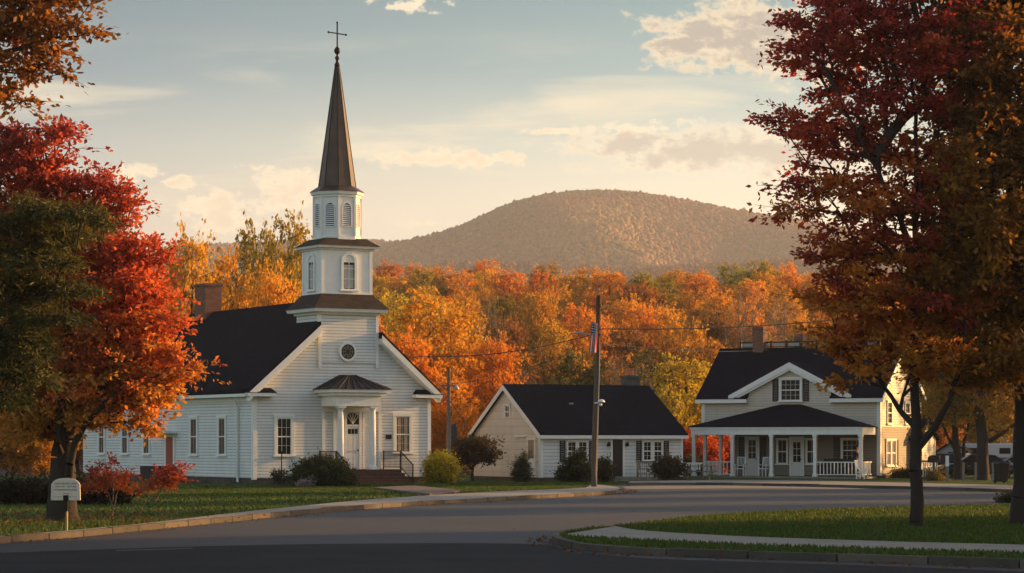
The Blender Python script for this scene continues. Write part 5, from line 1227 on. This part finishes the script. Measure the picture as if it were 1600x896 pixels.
for j in range(nv + 1):
    for i in range(nu + 1):
        u, v = i / nu, j / nv
        x = .34 * (u - .5) * (1 - .15 * math.sin(v * 3)) - .10 * v - .02; z = -1.42 * v - .10 * u * (1 - v); y = .06 * math.sin(u * 11 + v * 3) * (.4 + v)
        vs_.append((x, y, z)); uv.append((u, v))
for j in range(nv):
    for i in range(nu): k = j * (nu + 1) + i; fs.append((k, k + 1, k + nu + 2, k + nu + 1))
me.from_pydata(vs_, [], fs); ul = me.uv_layers.new(name='UVMap')
for lp in me.loops: ul.data[lp.index].uv = uv[lp.vertex_index]
me.materials.append(FLAG); me.polygons.foreach_set('use_smooth', [True] * len(me.polygons))
fl = bpy.data.objects.new('flag', me); COL.objects.link(fl); fl.location = pt(930, 503.5, -.26)
so = fl.modifiers.new('solid', 'SOLIDIFY'); so.thickness = .006
tag(fl, 'small red and white striped flag with blue corner hanging from the utility pole', 'flag')
# wires
A = lambda y: pb + Vector((.30, -.02, hP(y)))
curve_wire('power_line', 'black wire sagging left from the utility pole to the church gable', A(523) + Vector((-.2, 0, .05)), at(655, 557, 131), .35)
curve_wire('power_line', 'black wire running right from the pole over the farmhouse chimney', A(514), at(1420, 486, 128), .3)
curve_wire('power_line', 'lower thin wire from the pole to the farmhouse roof', at(934, 536, D), at(1200, 547, 151), .22, .014)
curve_wire('power_line', 'topmost thin wire running right from the pole head', A(478), at(1420, 530, 150), .5, .013)
curve_wire('power_line', 'lower thin wire sagging left from the pole to the short pole', at(928, 536, D), at(703, 600, 146), .35, .014)
# short pole beside the church
D = 146.0; pb2 = Vector(((701 - 800) / F * D, D, .1)); h2 = lambda y: H + (HY - y) / F * D - .1
t = thing('lamp_pole', 'short grey wooden pole with a hooded lamp beside the church', 'pole', pb2)
MB().tube([(0, 0, -.2), (0, 0, h2(578))], [.13, .10], 10).build('shaft', GREYWOOD, t, True)
b = MB(); b.bar((-.45, -.12, h2(603)), (.35, -.12, h2(603)), .09, .09); b.bar((-.4, -.1, h2(603)), (0, -.1, h2(612)), .05); b.build('cross_arm', GREYWOOD, t)
b = MB(); b.tube([(.05, -.12, h2(600)), (.3, -.12, h2(598)), (.42, -.12, h2(602))], .025, 6); b.lathe((.44, -.12, h2(609)), [(.20, 0), (.13, .12), (.06, .24), (.03, .3)], 12); b.build('lamp_hood', STEEL, t, True)
b = MB(); b.tube([(.02, .02, h2(624)), (.9, -.5, h2(660)), (1.4, -.8, h2(690))], .02, 5); b.build('guy_wire', BLACKP, t)
D = 140.0; t = thing('meter_post', 'grey square post carrying a dark metal box beside the clipped golden bush', 'post', ((713 - 800) / F * D, D, .1)); h3 = lambda y: H + (HY - y) / F * D - .1
MB().box(-.06, .06, -.06, .06, -.2, h3(668)).build('post', GREYWOOD, t)
b = MB(); b.box(-.27, .02, -.28, -.061, h3(698), h3(668)); b.hull([(-.29, -.3, h3(668)), (.04, -.3, h3(668)), (.04, -.05, h3(668)), (-.29, -.05, h3(668))], [(-.22, -.22, h3(662)), (-.03, -.22, h3(662)), (-.03, -.1, h3(662)), (-.22, -.1, h3(662))]); b.build('meter_box', mat('dark_blue_grey_metal', (.035, .045, .06), .4, .5), t, bevel=.015)
# thin black post in front of the church
D = 124.5; t = thing('sign_post', 'thin black metal post in front of the left church window', 'post', ((440 - 800) / F * D, D, .1))
MB().tube([(0, 0, -.2), (0, 0, 1.55)], .028, 8).build('shaft', IRON, t); MB().box(-.10, .10, -.05, .03, 1.50, 1.62).build('cap', IRON, t)

# church sign on the verge
D = 60.7; sb = Vector(((104 - 800) / F * D, D, .12)); px1 = D / F
t = thing('notice_sign', 'cream round-topped notice board on a tan post by the left kerb', 'sign', sb, R(-6))
b = MB(); zc = lambda y: H + (HY - y) / F * D - .12
y0, y1 = zc(782), zc(747); w = 23 * px1
out = [(-w - .01, y0), (w + .01, y0), (w, zc(757))] + [(w * .93 * math.cos(a), zc(756) + (y1 - zc(756)) * math.sin(a)) for a in [math.pi * k / 12 for k in range(1, 12)]] + [(-w, zc(757))]
b.prism(out, 'y', -.09, -.05); b.build('board', mat('cream_sign', (.74, .65, .55), .6, var=.12, vscale=8), t, bevel=.008)
b = MB(); b.bar((0, 0, -.2), (.012, 0, zc(773)), .045, .045, (0, 1, 0)); b.build('post', mat('tan_post', (.60, .34, .10), .6, var=.25, vscale=6), t); MB().bar((.0055, 0, .42), (.0105, 0, .72), .049, .049, (0, 1, 0)).build('black_band', IRON, t)
MB().box(-.05, .075, -.115, -.0905, zc(783), zc(774)).build('bracket', IRON, t)
INK = mat('sign_ink', (.030, .020, .018), .7)
def text(par, body, x, z, size, y=-.0925, wd=None):
    c = bpy.data.curves.new('lettering', 'FONT'); c.body = body; c.size = size; c.align_x = 'CENTER'; c.extrude = .001; c.materials.append(INK)
    o = bpy.data.objects.new('lettering', c); COL.objects.link(o); o.parent = par; o.location = (x, y, z); o.rotation_euler = (R(90), 0, 0)
    bpy.context.view_layer.update(); sx = wd / max(o.dimensions.x, .01) if wd else 1
    me = bpy.data.meshes.new_from_object(o.evaluated_get(bpy.context.evaluated_depsgraph_get())); bpy.data.objects.remove(o); bpy.data.curves.remove(c)
    m = bpy.data.objects.new('lettering', me); COL.objects.link(m); m.parent = par; m.location = (x, y, z); m.rotation_euler = (R(90), 0, 0); m.scale = (sx, 1, 1); return m
text(t, 'DINOVENTIN LAMP', 0, zc(757.2), .058, wd=34 * px1); text(t, 'MINAMIO', -9 * px1, zc(761.6), .044, wd=15 * px1); text(t, 'BEOMES', 10 * px1, zc(761.6), .044, wd=13 * px1)
text(t, 'Chapel', 0, zc(772), .04, wd=11 * px1); text(t, 'Sunday', -13 * px1, zc(777), .03, wd=11 * px1); text(t, 'Service', 12 * px1, zc(777), .03, wd=11 * px1)
MB().box(-18 * px1, 18 * px1, -.094, -.0905, zc(766.2), zc(765.2)).build('rule_line', INK, t)
# dark hedge in shade behind the verge
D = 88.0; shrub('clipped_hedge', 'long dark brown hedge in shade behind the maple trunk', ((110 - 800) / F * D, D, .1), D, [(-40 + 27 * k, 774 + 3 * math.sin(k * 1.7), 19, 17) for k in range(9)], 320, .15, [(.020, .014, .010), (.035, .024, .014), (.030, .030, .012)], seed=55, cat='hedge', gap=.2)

# ------------------------------------------------------------------ furniture on and before the porch
def fpos(u, v, z=0.0):
    a = R(-26); return Vector(((1097 - 800) / F * 150 + u * math.cos(a) - v * math.sin(a), 150 + u * math.sin(a) + v * math.cos(a), .06 + z))
def chair(label, loc, rz, m, group=None, name='porch_chair'):
    t = thing(name, label, 'chair', loc, rz, group)
    MB().box(-.26, .26, -.25, .25, .40, .45).build('seat', m, t)
    b = MB()
    for x in (-.24, .24): b.bar((x, .24, .4), (x, .34, 1.1), .05, .05, (0, 1, 0))
    b.bar((-.26, .34, 1.08), (.26, .34, 1.08), .08, .04); b.bar((-.24, .27, .6), (.24, .27, .6), .05, .03)
    for k in range(5): x = -.17 + .085 * k; b.bar((x, .28, .6), (x, .34, 1.06), .03, .02, (0, 1, 0))
    b.build('backrest', m, t)
    for x in (-.24, .24):
        for y in (-.23, .23): MB().box(x - .025, x + .025, y - .025, y + .025, 0, .4).build('leg', m, t)
        b = MB(); b.box(x - .03, x + .03, -.28, .27, .64, .68); b.box(x - .02, x + .02, -.24, -.20, .45, .64); b.build('arm', m, t)
    return t
g = 'white porch chairs'
chair('white slatted chair at the porch edge left of the first panelled door', fpos(3.15, -2.0, .15), R(-20), TRIM, g)
chair('white slatted chair at the porch edge right of the first panelled door', fpos(4.6, -2.0, .15), R(-35), TRIM, g)
chair('sunlit white chair at the right end of the porch beside the standing person', fpos(10.75, -2.95, 0), R(60), TRIM, g)
chair('dark slatted garden chair standing before the cottage', Vector(((1006 - 800) / F * 134.5, 134.5, .1)), R(70), GREYWOOD, None, 'garden_chair')
t = thing('porch_sofa', 'long dark covered sofa behind the right porch railing', 'sofa', fpos(8.9, -1.2, .15), R(-26))
MB().box(-1.1, 1.1, -.35, .35, .12, .48).build('seat', BLACKP, t, bevel=.05); MB().box(-1.1, 1.1, .2, .42, .485, 1.0).build('backrest', BLACKP, t, bevel=.06)
for x in (-1.13, 1.13): MB().box(x - .12, x + .12, -.36, .4, .1, .68).build('arm', BLACKP, t, bevel=.05)
D = 141.0; t = thing('picnic_table', 'dark picnic table before the left end of the porch', 'table', ((1094 - 800) / F * D, D, .1), R(-12))
b = MB()
for k in range(4): b.box(-.85, .85, -.36 + .185 * k, -.36 + .185 * k + .165, .72, .76)
b.build('tabletop', GREYWOOD, t)
for y in (-.72, .72): MB().box(-.85, .85, y - .13, y + .13, .42, .46).build('bench', GREYWOOD, t)
for x in (-.6, .6):
    b = MB(); b.bar((x, -.7, 0), (x, -.2, .72), .08, .05, (1, 0, 0)); b.bar((x, .7, 0), (x, .2, .72), .08, .05, (1, 0, 0)); b.bar((x, -.8, .38), (x, .8, .38), .08, .05); b.build('leg', GREYWOOD, t)
D = 143.0; t = thing('garden_bench', 'pale backed garden bench beside the dark picnic table', 'bench', ((1082 - 800) / F * D, D, .1), R(10))
b = MB()
for k in range(7): b.box(-.48 + .15 * k, -.40 + .15 * k, .2, .23, .5, .86)
b.box(-.52, .62, .19, .235, .84, .92); b.build('backrest', TRIM, t); MB().box(-.5, .6, -.25, .2, .40, .45).build('seat', GREYWOOD, t)
for x in (-.45, .55): MB().box(x - .03, x + .03, -.22, .2, 0, .4).build('leg', GREYWOOD, t)

# person standing on the porch
def person():
    pos = fpos(10.0, -1.55, .15)
    t = thing('person', 'person in dark clothes standing at the right end of the farmhouse porch', 'person', pos, R(40))
    V = [((0, 0, .96), .15), ((0, 0, 1.15), .135), ((0, 0, 1.34), .17), ((0, 0, 1.47), .10), ((0, -.01, 1.53), .055), ((0, -.02, 1.60), .075), ((0, -.02, 1.68), .098), ((0, -.01, 1.76), .072),
         ((.10, 0, .90), .10), ((.11, -.02, .50), .065), ((.11, .01, .09), .045), ((.11, -.14, .04), .04), ((-.10, 0, .90), .10), ((-.11, -.02, .50), .065), ((-.11, .01, .09), .045), ((-.12, -.14, .04), .04),
         ((.19, 0, 1.40), .07), ((.25, .02, 1.12), .048), ((.22, -.10, .90), .036), ((.21, -.15, .82), .035), ((-.19, 0, 1.40), .07), ((-.25, .02, 1.12), .048), ((-.20, -.14, .96), .036), ((-.14, -.2, .93), .035)]
    Ed = [(0, 1), (1, 2), (2, 3), (3, 4), (4, 5), (5, 6), (6, 7), (0, 8), (8, 9), (9, 10), (10, 11), (0, 12), (12, 13), (13, 14), (14, 15), (2, 16), (16, 17), (17, 18), (18, 19), (2, 20), (20, 21), (21, 22), (22, 23)]
    def skinned(name, m, sel, grow_):
        idx = {}; vv = []; rr = []
        for e in sel:
            for k in Ed[e]:
                if k not in idx: idx[k] = len(vv); vv.append(V[k][0]); rr.append(V[k][1])
        me = bpy.data.meshes.new(name); me.from_pydata(vv, [(idx[Ed[e][0]], idx[Ed[e][1]]) for e in sel], []); o = bpy.data.objects.new(name, me); COL.objects.link(o); o.parent = t
        md = o.modifiers.new('skin', 'SKIN'); md.use_smooth_shade = True
        for k, d in enumerate(me.skin_vertices[0].data): d.radius = (rr[k] + grow_, rr[k] * .82 + grow_); d.use_root = (k == 0)
        s_ = o.modifiers.new('sub', 'SUBSURF'); s_.levels = 2; s_.render_levels = 2; me.materials.append(m); return o
    skinned('body', SKIN, range(len(Ed)), 0)
    dk = mat('dark_cloth', (.014, .013, .015), .9)
    skinned('jacket', dk, [0, 1, 15, 16, 17, 19, 20, 21], .014); skinned('trousers', mat('black_denim', (.012, .013, .018), .9), [7, 8, 9, 11, 12, 13], .013)
    b = MB(); b.lathe((0, .005, 1.66), [(.10, 0), (.108, .06), (.09, .115), (.04, .14)], 12); b.build('hair', mat('brown_hair', (.05, .025, .015), .7), t, True)
    f_ = MB()
    f_.lathe((0, -.115, 1.655), [(.006, 0), (.016, .01), (.010, .05)], 6); f_.build('nose', SKIN, t, True)
    for s in (-1, 1): MB().lathe((s * .036, -.098, 1.685), [(.004, -.008), (.012, 0), (.004, .008)], 6).build('eye', BLACKP, t)
    MB().box(-.028, .028, -.108, -.09, 1.615, 1.624).build('mouth', mat('lip', (.3, .08, .07), .6), t)
    for s in (-1, 1): MB().lathe((s * .098, -.01, 1.665), [(.008, -.025), (.018, 0), (.008, .025)], 6).build('ear', SKIN, t)
person()
# right side: mailbox, posts, bin, picket rail, shed, camper, cars
D = 136.0; t = thing('mailbox', 'large black mailbox on a dark red post by the far sidewalk', 'mailbox', ((1459 - 800) / F * D, D, .1), R(-10)); hm = lambda y: H + (HY - y) / F * D - .1
prof = [(-.32, hm(723)), (.32, hm(723)), (.32, hm(716))] + [(.32 * math.cos(a), hm(716) + .16 * math.sin(a)) for a in (.5, 1.0, 1.57, 2.1, 2.6)] + [(-.32, hm(716))]
MB().prism(prof, 'y', -.3, .3).build('box', BLACKP, t, bevel=.01); MB().box(-.05, .05, -.05, .05, -.2, hm(723)).build('post', mat('dark_red_post', (.12, .025, .018), .7), t); MB().box(.321, .34, -.2, -.05, hm(719), hm(711)).build('flag', REDCAP, t)
D = 133.0; t = thing('bollard_post', 'white topped wooden post right of the black mailbox', 'post', ((1480 - 800) / F * D, D, .1)); MB().box(-.07, .07, -.07, .07, -.2, 1.3).build('shaft', GREYWOOD, t); MB().box(-.075, .075, -.075, .075, .8, 1.36).build('sleeve', TRIM, t)
for px, lb in ((1505, 'brown fence post below the pale side stem'), (1524, 'brown fence post left of the thick black trunk'), (1551, 'brown fence post between the thick trunk and the black bin')):
    D = 133.0; t = thing('fence_post', lb, 'post', ((px - 800) / F * D, D, .1), 0, 'brown posts along the car park'); MB().bar((0, 0, -.2), (.02, 0, .95), .10, .10, (0, 1, 0)).build('shaft', GREYWOOD, t); MB().hull([(-.06, -.06, .95), (.08, -.06, .95), (.08, .06, .95), (-.06, .06, .95)], [(-.02, -.02, 1.02), (.04, -.02, 1.02), (.04, .02, 1.02), (-.02, .02, 1.02)]).build('cap', GREYWOOD, t)
D = 127.0; t = thing('wheelie_bin', 'black wheeled rubbish bin at the far kerb', 'bin', ((1565 - 800) / F * D, D, .12), R(15))
MB().hull([(-.22, -.25, .08), (.22, -.25, .08), (.22, .25, .08), (-.22, .25, .08)], [(-.29, -.34, .98), (.29, -.34, .98), (.29, .34, .98), (-.29, .34, .98)]).build('body', BLACKP, t, bevel=.02)
MB().hull([(-.31, -.38, .985), (.31, -.38, .985), (.31, .38, .985), (-.31, .38, .985)], [(-.26, -.3, 1.08), (.26, -.3, 1.08), (.26, .34, 1.06), (-.26, .34, 1.06)]).build('lid', BLACKP, t, bevel=.02)
for s in (-1, 1): MB().mul(Matrix()).lathe((0, 0, 0), [(.10, -.03), (.10, .03)], 14).mul(Matrix.Translation((s * .24, .24, .1)) @ Matrix.Rotation(R(90), 4, 'Y')).build('wheel', RUBBER, t)
D = 143.0; t = thing('picket_rail', 'short run of white balusters behind the mailbox', 'fence', ((1440 - 800) / F * D, D, .1)); b = MB()
for k in range(7): b.box(.06 + .13 * k, .11 + .13 * k, -.02, .02, .2, .95)
b.build('baluster', TRIM, t); MB().box(0, .98, -.05, .05, .952, 1.04).build('rail', SHUTTER, t)
MB().box(0, .98, -.03, .03, .1, .198).build('bottom_rail', TRIM, t)
D = 172.0; t = thing('garden_shed', 'small pale gabled shed behind the parked cars', 'shed', ((1487 - 800) / F * D, D, .0), R(-15)); hs = lambda y: H + (HY - y) / F * D
MB().prism([(-.95, 0), (.95, 0), (.95, hs(706)), (0, hs(692)), (-.95, hs(706))], 'y', 0, 4).build('wall', mat('pale_blue_grey_wall', (.34, .37, .40), .7, fn=clap(.2)), t)
b = MB()
for s in (1, -1): b.prism([(s * 1.1, hs(706) - .1), (0, hs(692)), (0, hs(692) + .1), (s * 1.1, hs(706) + .02)], 'y', -.15, 4.1)
b.build('roof', ROOF2, t); MB().box(-.25, .1, -.02, -.001, .9, 1.5).build('window', GLASS, t)
D = 176.0; t = thing('camper_van', 'white boxy camper behind the thick black trunk', 'van', ((1543 - 800) / F * D, D, .0), R(-8))
b = MB(); b.prism([(-1.9, .5), (1.9, .5), (1.9, 1.5), (1.75, 2.05), (-1.9, 2.05)], 'y', 0, 2.1); b.build('body', mat('camper_white', (.55, .56, .58), .4), t, bevel=.06)
MB().box(.8, 1.55, -.02, -.001, 1.35, 1.75).build('window', GLASS, t); MB().box(-1.4, -.5, -.02, -.001, 1.3, 1.75).build('window', GLASS, t)
b = MB(); b.box(-1.9, 1.9, -.012, -.001, .95, 1.1); b.build('stripe', mat('blue_stripe', (.08, .12, .2), .5), t)
for x in (-1.1, 1.1): MB().lathe((0, 0, 0), [(.34, -.12), (.34, .12)], 18).mul(Matrix.Translation((x, .12, .34)) @ Matrix.Rotation(R(90), 4, 'X')).build('wheel', RUBBER, t)
def car(label, loc, rz, paint):
    t = thing('parked_car', label, 'car', loc, rz, 'cars parked at the right')
    L2 = 2.25; b = MB(); n = 13
    low = [(-L2, .32), (-L2, .62), (-L2 + .1, .78), (-1.45, .90), (-.9, .94), (1.0, .95), (1.75, .90), (2.15, .80), (L2, .62), (L2, .32)]
    b.hull([(x, -.86, z) for x, z in low], [(x, .86, z) for x, z in low]); bd = b.build('body', paint, t, True, bevel=.07)
    cab = [(-1.55, .92), (-.75, 1.40), (.55, 1.43), (1.35, .95)]; top = [(x, z) for x, z in cab]
    rf = MB(); rf.hull([(-.80, -.62, 1.385), (.58, -.62, 1.41), (.58, .62, 1.41), (-.80, .62, 1.385)], [(-.72, -.56, 1.43), (.50, -.56, 1.455), (.50, .56, 1.455), (-.72, .56, 1.43)]); rf.build('roof', paint, t, bevel=.02)
    gl = MB(); gl.hull([(-1.5, -.80, .93), (1.35, -.80, .94), (1.35, .80, .94), (-1.5, .80, .93)], [(-.80, -.62, 1.385), (.58, -.62, 1.41), (.58, .62, 1.41), (-.80, .62, 1.385)]); gl.build('glass', GLASS, t)
    pl = MB()
    for s in (-1, 1):
        for xa, xb in ((-1.5, -.80), (1.35, .58), (-.15, -.12)): pl.bar((xa, s * .81, .93), (xb, s * .632, 1.40), .06, .03, (0, 1, 0))
    pl.build('pillar', paint, t)
    for x in (-1.38, 1.40):
        for s in (-1, 1):
            w = MB().lathe((0, 0, 0), [(.20, -.11), (.31, -.10), (.32, 0), (.31, .10), (.20, .11)], 20).mul(Matrix.Translation((x, s * .79, .32)) @ Matrix.Rotation(R(90), 4, 'X')).build('wheel', RUBBER, t, True)
            MB().lathe((0, 0, 0), [(.195, -.115), (.195, .115)], 14).mul(Matrix.Translation((x, s * .79, .32)) @ Matrix.Rotation(R(90), 4, 'X')).build('rim', STEEL, w)
    for s in (-1, 1):
        MB().cbox((L2 - .03, s * .62, .68), (.1, .36, .13)).build('headlight', SILVER, t); MB().cbox((-L2 + .03, s * .64, .70), (.1, .32, .13)).build('taillight', REDCAP, t); MB().cbox((.9, s * .93, 1.0), (.12, .16, .11)).build('mirror', paint, t)
        for x in (-.3, .75): MB().cbox((x, s * .868, .78), (.16, .02, .03)).build('handle', STEEL, t)
    MB().cbox((L2 + .005, 0, .46), (.04, 1.1, .14)).build('grille', BLACKP, t)
    return t
car('dark sedan parked side-on between the two trunks', Vector(((1527 - 800) / F * 146, 146, .02)), R(186), CARDARK)
car('silver car nosing out behind the black bin at the right edge', Vector(((1600 - 800) / F * 150, 150, .02)), R(172), SILVER)
car('dark car half hidden behind the mailbox and hedge', Vector(((1478 - 800) / F * 158, 158, .02)), R(160), CARDARK)

# ------------------------------------------------------------------ fallen leaves
rngL = np.random.default_rng(9)
def litter(P, z, pal, label, size=.10):
    n = len(P); C = np.concatenate([P, np.full((n, 1), z) + rngL.uniform(.004, .03, (n, 1))], 1); ax = np.stack([rngL.normal(size=n), rngL.normal(size=n), rngL.normal(0, .25, n)], 1); ax = unit(ax); nr = unit(rngL.normal(0, .35, (n, 3)) + np.array([0, 0, 1])); b_ = unit(np.cross(ax, nr)); s = size * rngL.uniform(.5, 1.2, (n, 1))
    co = np.stack([C - ax * s * .5, C + b_ * s * .32, C + ax * s * .5, C - b_ * s * .32], 1).reshape(-1, 3); col = lerp_pal(pal, rngL.random(n)) * rngL.uniform(.5, 1.1, (n, 1))
    struct(np_mesh('fallen_leaves', co, 4, LEAF, col=np.repeat(col, 4, 0)), 'stuff', label, 'leaves')
LP = [(.26, .13, .04), (.22, .08, .03), (.17, .10, .045), (.12, .07, .035)]
def along(line, n, sd):
    line = [Vector(p) for p in line]; k = rngL.integers(0, len(line) - 1, n); f = rngL.random(n); P = np.array([line[a].lerp(line[a + 1], b_) for a, b_ in zip(k, f)]); return P + rngL.normal(0, 1, (n, 2)) * np.array(sd)
litter(np.concatenate([along(offset(ik, .25), 900, (.2, .35)), along(offset(kl, -.25), 900, (.25, .4))]), .006, LP, 'scattered dry leaves gathered in the gutters')
litter(np.concatenate([rngL.normal(0, 1, (1500, 2)) * np.array([2.4, 4.0]) + np.array([10.3, 62]), rngL.normal(0, 1, (1000, 2)) * np.array([2.0, 4]) + np.array([-12.0, 70])]), .11, LP, 'fallen leaves scattered on the grass under the maples')
